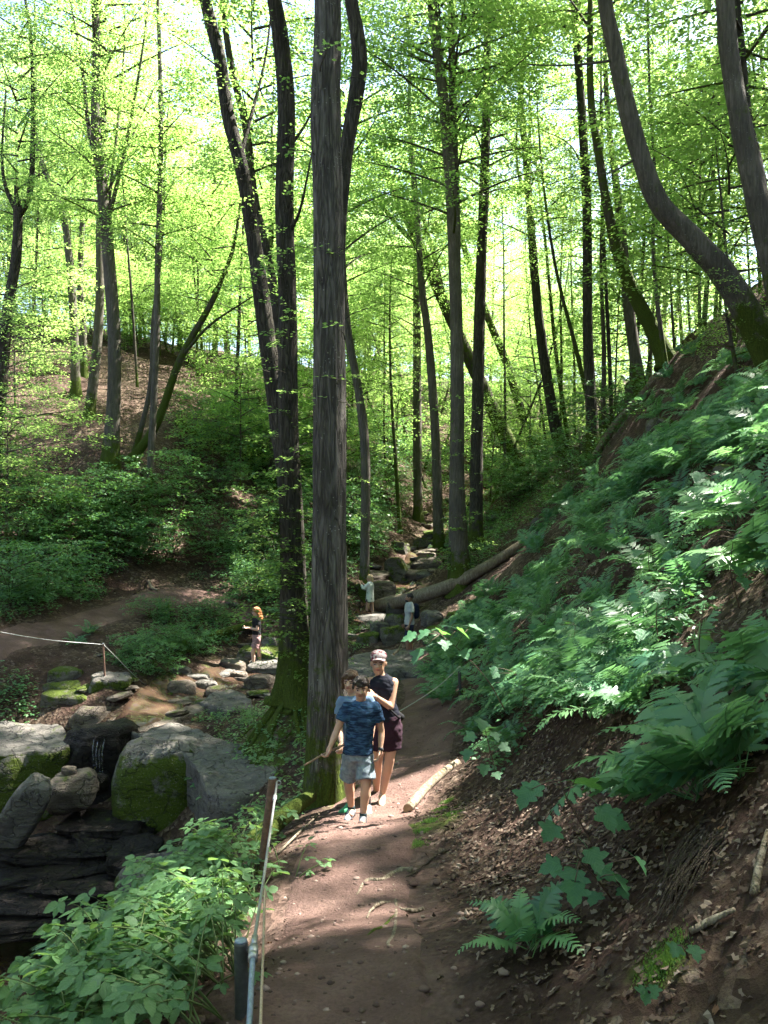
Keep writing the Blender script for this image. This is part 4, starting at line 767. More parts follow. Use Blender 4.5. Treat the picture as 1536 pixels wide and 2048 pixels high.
root('mossy root lowest on the bank edge', [(790, 1836), (757, 1867), (732, 1882)], .014, 'bark_moss')
root('root crossing the bank above the thick one', [(900, 1700), (868, 1722), (838, 1748), (810, 1762)], .012)
rs = random.Random(9)
for i in range(12):
    a = rs.uniform(2.6, 5.6); b = np.array(P(592, 1398, 14.5)); L = rs.uniform(1.1, 2.3); q = [b[:2] + np.array([math.cos(a + .25 * math.sin(k * 2 + i)), math.sin(a + .25 * math.sin(k * 2 + i))]) * L * k for k in (.08, .4, .7, 1)]
    S = spline(np.array([gp(x, y, .02) for x, y in q]), 18); S[:, 2] = H(S[:, 0], S[:, 1]) + .03 * np.linspace(1, -.3, 18); mb = MB(); mb.add(*tube(S - S[0], np.linspace(.055, .015, 18), 7))
    tag(obj('root', mb.mesh('root', [M['bark_moss']]), None, S[0]), 'root spreading over the mound from the leafy dark trunk', 'root', 'roots on the mound')
def root_bundle():
    rg = np.random.default_rng(3); mb = MB(); base = hit(1400, 1690)
    for i in range(70):
        a = np.array([1408 + rg.normal(0, 26), 1690 + rg.normal(0, 16)]); b = np.array([1303 + rg.normal(0, 34), 1848 + rg.normal(0, 22)]); t = rg.uniform(.5, 1)
        pts = [hit(*(a + (b - a) * k + rg.normal(0, 4, 2))) + [0, -.015 * rg.random(), .012 + .05 * rg.random() * math.sin(3.1 * k)] for k in (0, .35 * t, .7 * t, t)]
        mb.add(*tube(spline(np.array(pts) - base, 9), np.linspace(.0045, .0018, 9) * rg.uniform(.7, 1.3), 5))
    tag(obj('root_bundle', mb.mesh('root_bundle', [M['bark_root']]), None, base), 'bundle of dry hanging fibrous roots beneath the tall near fern', 'root bundle')
root_bundle()
# ------------------------------------------------------------------ posts and cables of the path railing
def post(label, top, base, r, mat):
    top = np.asarray(top); base = np.asarray(base); t = thing('fence_post', label, 'post', base)
    mb = MB(); L = np.array([base - [0, 0, .3], base, (base + top) / 2, top - [0, 0, .012], top - [0, 0, .003]]) - base; mb.add(*tube(L, [r, r, r, r, r * .93], 20)); obj('pole', mb.mesh('pole', [M[mat]]), t)
    mb = MB(); c = top - base; mb.add(*tube(np.array([c - [0, 0, .004], c + [0, 0, .004], c + [0, 0, .007]]), [r * .9, r * .88, r * .6], 20)); obj('cap', mb.mesh('cap', [M['cable_blue']]), t)
    a = np.linspace(0, 2 * np.pi, 17); ring = c + np.stack([r * 1.55 + np.cos(a) * r * .55, np.zeros(17) - r * .3, -r * 1.1 + np.sin(a) * r * .5], 1); mb = MB(); mb.add(*tube(ring, np.full(17, r * .17), 7, False)); obj('ring', mb.mesh('ring', [M['cable_steel']]), t)
    mb = MB(); mb.add(*tube(np.array([c + [r * .5, -r * .2, -r * 1.1], c + [r * 1.1, -r * .3, -r * 1.1]]), [r * .22, r * .22], 8)); obj('eye_bolt', mb.mesh('eye_bolt', [M['cable_steel']]), t)
    return t
def cable(label, pts, r, mat, name='cable', n=30, cat='cable', clamps=()):
    pts = np.asarray(pts, float); b = pts[0].copy(); t = thing(name, label, cat, b); mb = MB(); mb.add(*tube(spline(pts - b, n), np.full(n, r), 8)); obj('strand', mb.mesh('strand', [M[mat]]), t)
    for (c, ln) in clamps:
        S = spline(pts - b, n); i = int(c * (n - 2)); q = S[i]; v = unit(S[i + 1] - S[i]); mb = MB(); mb.add(*tube(np.array([q - v * ln, q - v * ln * .9, q + v * ln * .9, q + v * ln]), [r * .9, r * 1.8, r * 1.8, r * .9], 10)); obj('clamp', mb.mesh('clamp', [M['cable_steel']]), t)
    return t
g1 = gp(*P(484, 2000, 3.44)[:2]); g2 = gp(*P(520, 1745, 6.0)[:2])
post('dark round steel post with blue-grey cable at the path edge, close to the brambles', P(482, 1882, 3.44), g1, .030, 'post_paint')
post('rusty steel post leaning beside the mossy path-edge log', P(545, 1556, 6.0), g2, .030, 'post_rust')
cable('steel cable strung between the dark post and the rusty post', [P(507, 1893, 3.42), P(528, 1752, 4.3), P(554, 1565, 5.97)], .008, 'cable_steel', clamps=[(.06, .05), (.95, .05)])
cable('blue-grey cable hanging from the ring of the dark post', [P(507, 1896, 3.41), P(503, 1960, 3.2), P(498, 2060, 2.95), P(488, 2200, 2.6)], .012, 'cable_blue', clamps=[(.04, .03), (.12, .02)])
cable('thin tan rope running down beside the dark post', [P(530, 1778, 4.1), P(527, 1880, 3.5), P(523, 1990, 3.1), P(519, 2120, 2.7)], .006, 'rope_tan', 'rope', cat='rope')
post('thin post holding the wire on the far bank', P(206, 1287, 17.5), gp(*P(210, 1362, 17.5)[:2]), .022, 'post_rust')
cable('pale wire sagging along the far path to its post', [P(-60, 1252, 16), P(0, 1264, 16.3), P(100, 1280, 16.9), P(205, 1289, 17.45)], .007, 'cable_steel')
cable('wire slanting from the far post down to the stream', [P(208, 1290, 17.5), P(236, 1318, 17.7), P(270, 1352, 18), P(308, 1384, 18.4)], .009, 'cable_steel')
post('post with bright clamp half hidden in the ferns above the path', P(918, 1334, 13.2), gp(*P(921, 1410, 13.2)[:2]), .026, 'post_paint')
cable('steel cable slanting from the fern-hidden post behind the woman in the cap', [P(917, 1336, 13.15), P(880, 1370, 12.6), P(840, 1398, 12.1), P(796, 1424, 11.6), P(740, 1452, 10.8)], .008, 'cable_steel', clamps=[(.02, .07)])
print('TIMING 40', round(time.time() - T0, 1))
# ------------------------------------------------------------------ plants
def inpoly(px, py, poly):
    c = False; n = len(poly)
    for i in range(n):
        (x1, y1), (x2, y2) = poly[i], poly[(i + 1) % n]
        if (y1 > py) != (y2 > py) and px < (x2 - x1) * (py - y1) / (y2 - y1) + x1: c = not c
    return c
def inpolyv(px, py, poly):
    c = np.zeros(len(px), bool); n = len(poly)
    for i in range(n):
        (x1, y1), (x2, y2) = poly[i], poly[(i + 1) % n]
        if y1 == y2: continue
        c ^= ((y1 > py) != (y2 > py)) & (px < (x2 - x1) * (py - y1) / (y2 - y1) + x1)
    return c
def pix(p): return 768 + p[0] / p[1] * FPX, 1024 - p[2] / p[1] * FPX
def slope_rot(x, y, k=0.6):        # tilt of a plant growing partly away from the slope
    gx = (h1(x + .3, y) - h1(x - .3, y)) / .6; gy = (h1(x, y + .3) - h1(x, y - .3)) / .6
    return unit(np.array([-gx * k, -gy * k, 1.0]))
def frond(seed, L=0.8, pairs=16, pin=8, simple=False):
    rng = np.random.default_rng(seed); t = np.linspace(0, 1, pairs + 4); arch = rng.uniform(.55, .8)
    R = np.stack([L * (t - .10 * t * t), 0.03 * L * np.sin(t * 3 + seed), L * (arch * t * .55 - .62 * arch * t * t * t)], 1)
    mb = MB(); mb.add(*tube(R, np.linspace(.0045, .001, len(R)), 4, False))
    C_, D_, N_, L_, W_ = [], [], [], [], []
    for k in range(4, pairs + 4):
        tt = (k - 4) / (pairs - 1); Lp = L * .30 * (1 - tt) ** .75 * (0.55 + 1.5 * tt) / (0.55 + 1.5 * .25) * .95 + .012
        Lp = min(Lp, L * .27 * (1 - tt * .97) ** .8 + .01); ax = unit(R[k] - R[k - 1]); up = unit(np.cross(np.cross(ax, [0, 0, 1.0]), ax))
        for s in (-1, 1):
            side = np.cross(up, ax) * s; dr = unit(side + ax * (.25 + .3 * tt + rng.normal(0, .1)) - up * rng.uniform(-.08, .35)); nn = unit(np.cross(dr, ax) * -s)
            if simple:
                C_.append(R[k][None]); D_.append(dr[None]); N_.append(nn[None]); L_.append(np.array([Lp * 1.05])); W_.append(np.array([.030 + .010 * rng.random()])); continue
            m = max(3, int(pin * (1 - .6 * tt))); u = (np.arange(m) + .3) / m
            m += 3; e = np.linspace(0, 1, m + 1); bend = -up * .10 * Lp
            for q in (-1, 1):               # a row of lobes along each side of the pinna
                lat = np.cross(nn, dr) * q; a = R[k] + np.outer(e[:-1] * Lp, dr) + np.outer(e[:-1] ** 2, bend); b = R[k] + np.outer(e[1:] * Lp, dr) + np.outer(e[1:] ** 2, bend)
                w = (Lp * .17 * (1 - e[:-1] * .85) + .004) * rng.uniform(.8, 1.15, m); tp = b + np.outer(w, lat) + dr * Lp / m * .35 - nn * .1 * w[:, None]; sd = a + np.outer(w * .75, lat)
                V4 = np.stack([a, sd, tp, b], 1).reshape(-1, 3); mb.add(V4, np.arange(4 * m).reshape(-1, 4))
    if C_: mb.add(*leaf_quads(np.concatenate(C_), np.concatenate(D_), np.concatenate(N_), np.concatenate(L_), np.concatenate(W_), .1))
    return mb.mesh('frond', [M['fern_leaf']])
FRONDS = [frond(i) for i in range(7)]; FRONDS_B = [frond(20 + i, simple=True, pairs=19) for i in range(7)]
def fern_mesh(seed, nf):           # a whole fern in one mesh, for those too far away to show single fronds
    rng = random.Random(seed); Vs = []; Qs = []; n = 0
    for j in range(nf):
        me = FRONDS_B[rng.randrange(7)]; V = np.zeros(len(me.vertices) * 3); me.vertices.foreach_get('co', V); V = V.reshape(-1, 3)
        Q = np.zeros(len(me.loops), np.int32); me.loops.foreach_get('vertex_index', Q); a = j * 6.283 / nf + rng.uniform(-.3, .3); el = -rng.uniform(.25, .8)
        Rm = np.array(Matrix.Rotation(a, 3, 'Z') @ Matrix.Rotation(el, 3, 'Y')); Vs.append(V @ Rm.T * rng.uniform(.75, 1.1)); Qs.append(Q.reshape(-1, 4) + n); n += len(V)
    return np_mesh('fern', np.concatenate(Vs), [np.concatenate(Qs)], [M['fern_leaf']])
FERNS = [fern_mesh(i, 8) for i in range(4)]
def rot_to(up, yaw):
    q = Vector((0, 0, 1)).rotation_difference(Vector(up)); return (q @ Quaternion((0, 0, 1), yaw)).to_euler()
def fern(x, y, size, label, group=None, near=True, nf=None, seed=0):
    rng = random.Random(seed); up = slope_rot(x, y, .55); b = gp(x, y, -.01)
    if not near:
        return tag(obj('fern', FERNS[rng.randrange(4)], None, b, rot_to(up, rng.uniform(0, 6.28)), size / .8), label, 'fern', group)
    t = thing('fern', label, 'fern', b, rot_to(up, rng.uniform(0, 6.28)), group, size / .8); nf = nf or rng.randint(7, 10)
    for j in range(nf):
        obj('frond', (FRONDS if y < 6.2 else FRONDS_B)[rng.randrange(7)], t, None, (rng.uniform(-.15, .15), -rng.uniform(.2, .85), j * 6.283 / nf + rng.uniform(-.3, .3)), rng.uniform(.75, 1.1))
    return t
FERN_AREA = [(880, 1290), (960, 1210), (1060, 1110), (1110, 1030), (1180, 960), (1280, 900), (1400, 880), (1536, 780), (1640, 760), (1640, 1160), (1540, 1160), (1420, 1170), (1400, 1300), (1470, 1340), (1600, 1320), (1600, 1420), (1420, 1450), (1260, 1440), (1100, 1400), (1010, 1430), (930, 1430), (880, 1400)]
rs = random.Random(21); chosen = []
_r = np.random.default_rng(21); sx_ = np.column_stack([_r.uniform(.9, 9.5, 40000), 4 + 26 * _r.random(40000) ** 1.5]); sz_ = H(sx_[:, 0], sx_[:, 1])
ppx, ppy = 768 + sx_[:, 0] / sx_[:, 1] * FPX, 1024 - sz_ / sx_[:, 1] * FPX
_k = inpolyv(ppx, ppy, FERN_AREA) & ~((ppy < 960) & (_r.random(40000) < .5)); sx_ = sx_[_k]
_dn = fbm(np.column_stack([sx_[:, 0] * .55, sx_[:, 1] * .4, np.full(len(sx_), 3.0)]), 2, 8)
for (x, y), dens in zip(sx_, _dn):
    sp = (.30 if dens > -.08 else .75) * (.75 + .02 * y)
    if not chosen or ((np.array(chosen) - (x, y)) ** 2).sum(1).min() > sp * sp: chosen.append((x, y))
    if len(chosen) >= 285: break
chosen.sort(key=lambda q: q[1])
for i, (x, y) in enumerate(chosen):
    fx, fy = pix((x, y, h1(x, y))); zz = 0 if fy < 960 else 1 if y > 16 else 2 if fx < 1080 else 3
    lab, grp = [('fern high on the slope below the crest trees', 'ferns below the crest'), ('fern on the slope beside the long fallen log', 'ferns beside the fallen log'), ('fern in the dense stand overhanging the footpath', 'ferns overhanging the footpath'), ('fern in the middle of the broad fern-covered slope', 'ferns covering the slope')][zz]
    fern(x, y, rs.uniform(.62, .95) * (1 if y > 7 else .85), lab, grp, y < 13, seed=i)
print('ferns', len(chosen))
for i in range(30):
    p = hit(rs.uniform(1240, 1560), rs.uniform(690, 900)); fern(p[0], p[1], rs.uniform(.5, .9), 'fern among rocks and roots on the slope crest', 'ferns on the slope crest', False, seed=900 + i)
for (px, py, s, lab) in [(1395, 1600, .95, 'tall fern rooted above the bundle of dry hanging roots'), (1060, 1900, .42, 'small dark fern growing alone low on the soil bank'), (1290, 1590, .5, 'fern beside the large-leaved maple seedling'), (1480, 1560, .8, 'fern growing against the tall fern on the bank'),
                         (960, 1470, .62, 'fern overhanging the footpath bend'), (1020, 1500, .6, 'fern above the thin barkless log'), (180, 1270, .55, 'fern on the far path bank'), (150, 1290, .5, 'fern tipping over the far path edge'), (900, 1400, .6, 'fern hiding the clamp post')]:
    p = hit(px, py); fern(p[0], p[1], s, lab, None, True, 9, int(px))
for (px, py, d, s, lab) in [(205, 1930, 4.0, .55, 'fern leaning out over the black pool from the bramble edge'), (275, 1870, 4.4, .5, 'upright fern among the sunlit brambles'), (170, 1960, 3.7, .5, 'fern low at the bramble edge')]:
    p = P(px, py, d); t = fern(p[0], p[1], s, lab, None, True, 8, int(px)); t.location = tuple(p + [0, 0, -.12])
# --- leaves with an outline
def outline_leaf(out, fold=.15, cup=.1):
    """out: right-hand outline [(x along, y half width)...] from base to tip -> verts, faces"""
    o = np.array(out, float); n = len(o)
    mid = np.column_stack([o[:, 0], o[:, 0] * 0, -cup * o[:, 0] ** 2]); r = np.column_stack([o[:, 0], o[:, 1], o[:, 1] * fold - cup * o[:, 0] ** 2]); l = r * [1, -1, 1]
    V = np.vstack([mid, r, l]); i = np.arange(n - 1); Q = np.vstack([np.stack([i, i + 1, n + i + 1, n + i], -1), np.stack([i + 1, i, 2 * n + i, 2 * n + i + 1], -1)])
    return V, Q
LEAFLET = [(0, 0), (.08, .10), (.2, .27), (.32, .25), (.36, .33), (.5, .27), (.56, .32), (.7, .20), (.78, .21), (.9, .08), (1, 0)]
def trifoliate(seed, n=3):
    rng = np.random.default_rng(seed); mb = MB(); V, Q = outline_leaf(LEAFLET, .18, .12); mb.add(*tube(np.array([[-.5, 0, -.12], [-.25, 0, -.02], [0, 0, 0]]), [.014, .012, .010], 4))
    angs = {3: (0, 1.25, -1.25), 5: (0, .8, -.8, 1.7, -1.7)}[n]
    for k, a in enumerate(angs):
        s = 1.0 if k == 0 else .84; off = np.array([.14 if k == 0 else .02, 0, 0]); R = np.array(Matrix.Rotation(a + rng.normal(0, .08), 3, 'Z') @ Matrix.Rotation(rng.uniform(-.1, .35), 3, 'Y') @ Matrix.Rotation(rng.normal(0, .2), 3, 'X'))
        mb.add((V * s + off) @ R.T, Q)
    return mb.mesh('leaf', [M['bramble_leaf']])
TRI = [trifoliate(i) for i in range(4)] + [trifoliate(9, 5)]
MAPLE = [(0, 0), (-.06, .22), (.06, .40), (.22, .36), (.24, .52), (.40, .66), (.48, .50), (.52, .28), (.64, .30), (.78, .26), (.84, .12), (1.0, 0)]
def maple_leaf(seed):
    V, Q = outline_leaf(MAPLE, .12 + .08 * (seed % 3), .14); mb = MB(); mb.add(V, Q); mb.add(*tube(np.array([[-.7, 0, -.25], [-.3, 0, -.06], [0, 0, 0]]), [.012, .010, .010], 4)); return mb.mesh('leaf', [M['maple_leaf']])
MAP = [maple_leaf(i) for i in range(3)]
def leaf_at(t, me, p, yaw, pitch, roll, s): return obj('leaf', me, t, p, (roll, pitch, yaw), s)
def bramble(base, label, group, rng, nst=3, nl=5, ls=.075, reach=.5, lean=None):
    t = thing('bramble', label, 'bramble', base, group=group); mb = MB()
    for s in range(nst):
        a = rng.uniform(0, 6.28) if lean is None else lean + rng.gauss(0, .7); L = reach * rng.uniform(.7, 1.2); k = np.linspace(0, 1, 9)
        S = np.stack([np.cos(a) * L * k, np.sin(a) * L * k, L * (1.25 * k - .75 * k * k) * rng.uniform(.6, 1.3)], 1); mb.add(*tube(S, np.linspace(.005, .002, 9), 5))
        for j in range(nl):
            u = .25 + .75 * (j + rng.random()) / nl; q = np.array([np.interp(u, k, S[:, i]) for i in range(3)]); ya = a + (1 if j % 2 else -1) * rng.uniform(.3, 1.3)
            z = ls * rng.uniform(.7, 1.25); leaf_at(t, TRI[rng.randrange(5)], q + np.array([math.cos(ya), math.sin(ya), .3]) * z * .6, ya, rng.uniform(-.1, .5), rng.gauss(0, .25), z)
    obj('stem', mb.mesh('stem', [M['stem_green']]), t); return t
rs = random.Random(33)
for i in range(60):
    y = 2.9 + 3.6 * (i + rs.random()) / 60; xe = -.66 - .11 * (y - 3.4); x = xe - .75 * rs.random() ** 1.3; b = gp(x, y)
    zq = min(2, int((y - 2.9) / 1.25))
    bramble(b + [0, 0, .02], ['bramble spilling over the drop beside the dark post', 'bramble spilling over the drop between the dark and rusty posts', 'bramble on the edge beside the rusty post'][zq], ['brambles by the dark post', 'brambles between the posts', 'brambles by the rusty post'][zq], rs, 4, 8, .078, .52, lean=2.8)
for (px, py, n) in [(600, 1500, 3), (560, 1520, 3), (590, 1560, 3), (640, 1500, 2), (470, 1600, 4), (430, 1560, 4), (500, 1620, 3), (545, 1480, 3), (420, 1640, 3)]:
    p = hit(px, py + 30); bramble(p, 'bramble at the foot of the straight grey trunk', 'brambles at the grey trunk', rs, n, 6, .085, .55)
for (px, py) in [(560, 1740), (590, 1765), (400, 2010), (440, 1940)]:
    bramble(hit(px, py), 'small bramble creeping over the footpath edge', 'brambles creeping over the path edge', rs, 2, 4, .06, .28)
def maple(label, stem, leaves, ls, d, name='maple_seedling', group=None):
    """stem: pixels at depth d, leaves: (px, py, size factor)"""
    base = hit(*stem[0]) if d is None else P(*stem[0], d); dd = base[1]; t = thing(name, label, 'seedling', base, group=group); mb = MB(); S = [P(px, py, dd - .04 * i) - base for i, (px, py) in enumerate(stem)]; S[0] = np.zeros(3)
    mb.add(*tube(spline(S, 14), np.linspace(.006, .002, 14), 5)); SS = spline(S, 30)
    for k, (px, py, s) in enumerate(leaves):
        q = P(px, py, dd - .08 * (k % 3)) - base; c = SS[np.argmin(np.linalg.norm(SS - q, axis=1))]; mb.add(*tube(np.array([c, (c + q) / 2 + [0, 0, .01], q]), [.003, .0025, .002], 4))
        v = q - c; ya = math.atan2(v[1] - .25 * abs(v[0]) - .05, v[0]); leaf_at(t, MAP[k % 3], q, ya, .3 + .2 * (k % 3), .28 * (k % 4 - 1.5), ls * s)
    obj('stem', mb.mesh('stem', [M['stem_brown']]), t); return t
maple('maple seedling with one very large leaf on the soil bank', [(1215, 1760), (1180, 1680), (1135, 1600), (1120, 1560)], [(1150, 1560, 1.2), (1080, 1570, .9), (1200, 1615, .95), (1225, 1640, .7), (1110, 1650, .8), (1060, 1580, .8)], .13, 3.75)
maple('low maple seedling with a cluster of star-shaped leaves', [(1225, 1800), (1195, 1760), (1160, 1720), (1150, 1690)], [(1120, 1728, .9), (1150, 1740, 1.0), (1178, 1700, .9), (1195, 1735, .8), (1230, 1750, .75), (1150, 1765, .9), (1195, 1785, .7), (1240, 1775, .5), (1270, 1715, .7)], .12, 3.6)
maple('maple seedling reaching over the path in front of the man', [(1010, 1420), (975, 1360), (930, 1310), (880, 1268)], [(832, 1270, 1.0), (858, 1262, .9), (845, 1300, 1.1), (885, 1262, .8), (915, 1258, 1.0), (890, 1282, .7), (940, 1252, 1.0), (925, 1300, .8)], .16, 7.6)
maple('maple seedling standing between the ferns and the footpath', [(985, 1520), (975, 1480), (968, 1450)], [(950, 1470, .9), (985, 1465, .8), (940, 1500, .9), (1000, 1490, .8), (965, 1440, .9), (970, 1530, .8), (990, 1545, .7)], .12, 6.2)
maple('tiny two-leaved seedling on the dark soil', [(1375, 1915), (1372, 1900)], [(1355, 1890, .8), (1385, 1892, .8)], .07, 2.75); maple('tiny round-leaved seedling in the litter', [(1300, 1990), (1296, 1975)], [(1290, 1975, .9), (1305, 1970, .6)], .07, 2.6)
for i, (px, py, s) in enumerate([(1430, 1050, 1), (1310, 1180, 1), (1180, 1150, 1), (1390, 960, 1), (1100, 1290, 1), (1480, 1220, 1), (1330, 1320, .9), (1250, 1020, 1), (1160, 1360, .8), (1420, 1390, .8), (1060, 1480, .7), (1040, 1440, .7)]):
    b = hit(px, py); r2 = random.Random(i); d = b[1]; u = 95 / d * 4
    maple('maple seedling raising broad leaves above the ferns', [(px, py), (px - u * .3, py - u * 1.2), (px - u * .2, py - u * 2.4)], [(px + u * r2.uniform(-1.3, 1.0), py - u * r2.uniform(1.0, 2.7), r2.uniform(.7, 1.1)) for _ in range(8)], .15 * s, None, group='maple seedlings among the ferns')
# --- shrubs and young beeches
SHRUB = [make_crown(500 + i, 1.15, 1.5, 13, 12, 22, .085, open_=.1, rise=.5, mat='herb_leaf', length=.55, bottom=.8) for i in range(3)]
for cd in SHRUB: cd['me'] = crown_mesh(cd)
def shrub(px, py, s, label, group, rng, d=None):
    b = hit(px, py) if d is None else P(px, py, d); t = thing('shrub', label, 'shrub', b - [0, 0, .1], group=group); mb = MB()
    for k in range(4):
        a = rng.uniform(0, 6.28); mb.add(*tube(np.array([[0, 0, -.1], [math.cos(a) * .12, math.sin(a) * .12, .5], [math.cos(a) * .4, math.sin(a) * .4, 1.2]]) * s, np.array([.014, .012, .005]) * s, 5))
    obj('stem', mb.mesh('stem', [M['bark_far']]), t); place_crown(t, SHRUB[rng.randrange(3)], b - [0, 0, .1], s * rng.uniform(.85, 1.15), rng.uniform(0, 6.28)); return t
rs = random.Random(44)
for (px, py, s) in [(40, 1120, 1.1), (110, 1090, 1.2), (180, 1060, 1.2), (250, 1040, 1.1), (60, 1030, 1.1), (0, 980, 1.0), (320, 1010, 1.2), (20, 1200, 1.0), (90, 1190, 1.0), (230, 1120, 1.1), (350, 1060, 1.1), (420, 1110, 1.0), (470, 1140, 1.0), (440, 940, 1.3), (480, 900, 1.4), (420, 880, 1.3), (520, 870, 1.5), (540, 930, 1.4), (500, 820, 1.4), (150, 1150, 1.0), (300, 1120, 1.0), (520, 1180, .9), (440, 1000, 1.1)]:
    shrub(px, py, s, 'leafy green shrub covering the foot of the hillside', 'shrubs on the hillside', rs)
for (px, py, s) in [(272, 1325, .6), (300, 1345, .55), (330, 1290, .5), (385, 1310, .4), (300, 1240, .45), (430, 1240, .45)]:
    shrub(px, py, s, 'shrub on the overgrown bank above the mossy rotten log', 'shrubs above the rotten log', rs)
for (px, py, s) in [(700, 1120, 1.2), (705, 1060, 1.3), (735, 1075, 1.0), (760, 1000, 1.2), (740, 980, 1.5), (780, 950, 1.3), (700, 980, 1.4), (760, 920, 1.7), (720, 900, 1.7), (560, 1150, 1.1), (600, 1190, 1.0), (530, 1220, .9), (610, 1260, .9), (620, 1080, 1.3), (600, 990, 1.4), (640, 930, 1.6), (610, 880, 1.6), (570, 1000, 1.4), (660, 1020, 1.3), (560, 1080, 1.2)]:
    shrub(px, py, s, 'shrub in the thicket on the far bank of the stream', 'thicket by the stream', rs)
for (px, py, s) in [(950, 1075, .9), (940, 1150, .7), (1010, 1000, 1.1), (1020, 980, 1.3), (1060, 990, 1.2), (1090, 960, 1.3), (1140, 985, 1.0), (1120, 1005, 1.0), (1010, 960, 1.5), (1160, 940, 1.2), (1220, 880, 1.3), (1200, 860, 1.4), (1110, 900, 1.6), (1150, 880, 1.6), (980, 930, 1.6), (900, 960, 1.5)]:
    shrub(px, py, s, 'bright shrub where the fern slope meets the stream', 'shrubs along the stream foot', rs)
def sapling(px, py, d, hgt, s, label, group, rng, kind='l', sh=1.0, cz=.3):
    b = P(px, py, d); g = gp(b[0], b[1]); t = thing('young_beech', label, 'young tree', g, group=group); w = rng.uniform(-.5, .5)
    pts = [np.array([0, 0, -.2]), np.array([0, 0, .1]), np.array([w * .4, .1, hgt * .5]), np.array([w, 0, hgt])]; obj('trunk', trunk_mesh(pts, [.05, .05, .035, .012], 'bark_far', 7, .6, .4, rng.randrange(99)), t)
    pool = {'l': LOWCROWNS, 'f': FARCROWNS}[kind]; place_crown(t, pool[rng.randrange(3)], g + [w * cz, 0, hgt * cz], (s, s, s * sh), rng.uniform(0, 6.28)); return t
rs = random.Random(55)
for (px, py, d, h, s) in [(500, 850, 42, 7, 1.3), (30, 760, 36, 6.5, 1.3), (90, 720, 42, 7, 1.3), (-20, 900, 28, 5, 1.1), (450, 760, 50, 8, 1.5), (560, 830, 46, 8, 1.4), (10, 1010, 25, 4, .9), (120, 650, 56, 6, 1.5), (200, 680, 57, 5, 1.5), (265, 690, 58, 5, 1.6), (320, 700, 60, 5, 1.6), (420, 715, 60, 5, 1.6), (160, 660, 62, 6, 1.7), (60, 650, 60, 6, 1.6), (0, 640, 58, 6, 1.6), (90, 670, 50, 3.0, 1.1), (140, 680, 51, 3.0, 1.1), (185, 690, 50, 2.6, 1.1), (230, 690, 52, 3.0, 1.2), (275, 700, 51, 2.6, 1.1), (320, 705, 53, 3.0, 1.2), (365, 715, 53, 3.0, 1.2), (410, 725, 54, 3.0, 1.2), (450, 735, 54, 3.0, 1.2), (360, 690, 56, 8, 1.6), (480, 960, 33, 4.0, .9), (630, 900, 48, 7, 1.4), (590, 1000, 36, 5, 1.1)]:
    sapling(px, py, d, h, s, 'young beech with layered leaves on the hillside opposite', 'young beeches on the hillside', rs)
for (px, py, d, h, s) in [(1000, 900, 50, 8, 1.5), (1080, 900, 46, 7, 1.4), (940, 880, 58, 9, 1.6), (760, 880, 55, 8, 1.6), (700, 870, 50, 8, 1.5), (840, 870, 62, 9, 1.7), (1120, 870, 55, 8, 1.6), (1180, 850, 50, 8, 1.5), (1040, 860, 66, 9, 1.8), (1160, 830, 70, 10, 1.9), (900, 840, 76, 10, 2.0), (800, 800, 80, 10, 2.0), (1090, 830, 80, 10, 2.0), (980, 820, 86, 10, 2.1), (1210, 830, 62, 9, 1.7), (690, 960, 40, 6, 1.2), (790, 960, 47, 7, 1.3), (980, 960, 42, 5, 1.0), (1060, 940, 40, 5, 1.0)]:
    sapling(px, py, d, h, s, 'young beech filling the valley floor far up the stream', 'young beeches up the valley', rs)
for (px, py, d, h, s) in [(1400, 700, 22, 6, 1.2), (1470, 720, 19, 5, 1.0), (1350, 700, 27, 7, 1.3), (1440, 640, 27, 7, 1.3), (1520, 640, 22, 7, 1.2), (1260, 740, 33, 8, 1.4), (1300, 720, 38, 8, 1.5), (1480, 800, 15, 2.2, .45), (1230, 800, 36, 7, 1.3), (1380, 640, 34, 8, 1.4), (1500, 560, 30, 8, 1.4)]:
    sapling(px, py, d, h, s, 'young beech with layered leaves on the slope crest', 'young beeches on the slope crest', rs)
for i in range(45):                 # the wood closing the view
    px = rs.uniform(-150, 1450); d = rs.uniform(70, 120); sapling(px, 800, d, rs.uniform(10, 13), rs.uniform(.9, 1.2), 'tree of the distant wood closing the valley view', 'distant wood', rs, 'f', 1.0, .12)
# --- leafy shoots on the trunks
def shoots(parent, items, leaf, seed, mat='beech_leaf', n=26, length=.55):
    rng = np.random.default_rng(seed); B = []; A = []; wood = MB()
    for (c, r, k) in items:
        a = rng.uniform(0, 6.28, k); B.append(np.column_stack([c[0] + np.cos(a) * r * rng.random(k), c[1] + np.sin(a) * r * rng.random(k), c[2] + rng.normal(0, .18, k)])); A.append(a)
        for q, aa in zip(B[-1], a): wood.add(*tube(np.array([[c[0], c[1], q[2] - .1], (q + [c[0], c[1], q[2] - .1]) / 2, q + [math.cos(aa) * .3, math.sin(aa) * .3, 0]]), [.008, .006, .003], 4))
    B = np.concatenate(B); A = np.concatenate(A); c, d, nr, L, W = spray_leaves(rng, B, A, length * rng.uniform(.7, 1.3, len(B)), n, leaf)
    me = crown_mesh(dict(c=c, d=d, n=nr, L=L, W=W, wood=wood, mat=mat)); return obj('crown', me, parent, -np.asarray(parent.location))
T2 = TREES[1][0]; shoots(T2, [(P(px, py, 14.4), .35, k) for (px, py, k) in [(595, 1330, 5), (596, 1290, 6), (590, 1240, 7), (585, 1190, 8), (580, 1150, 10), (590, 1110, 9), (560, 1060, 9), (590, 1010, 8), (585, 960, 7), (600, 900, 7), (570, 860, 6), (590, 800, 6), (580, 740, 5), (560, 690, 5), (590, 640, 5), (570, 560, 5), (575, 480, 5), (580, 400, 5), (560, 300, 6), (570, 180, 6), (560, 60, 6)]], .075, 3)
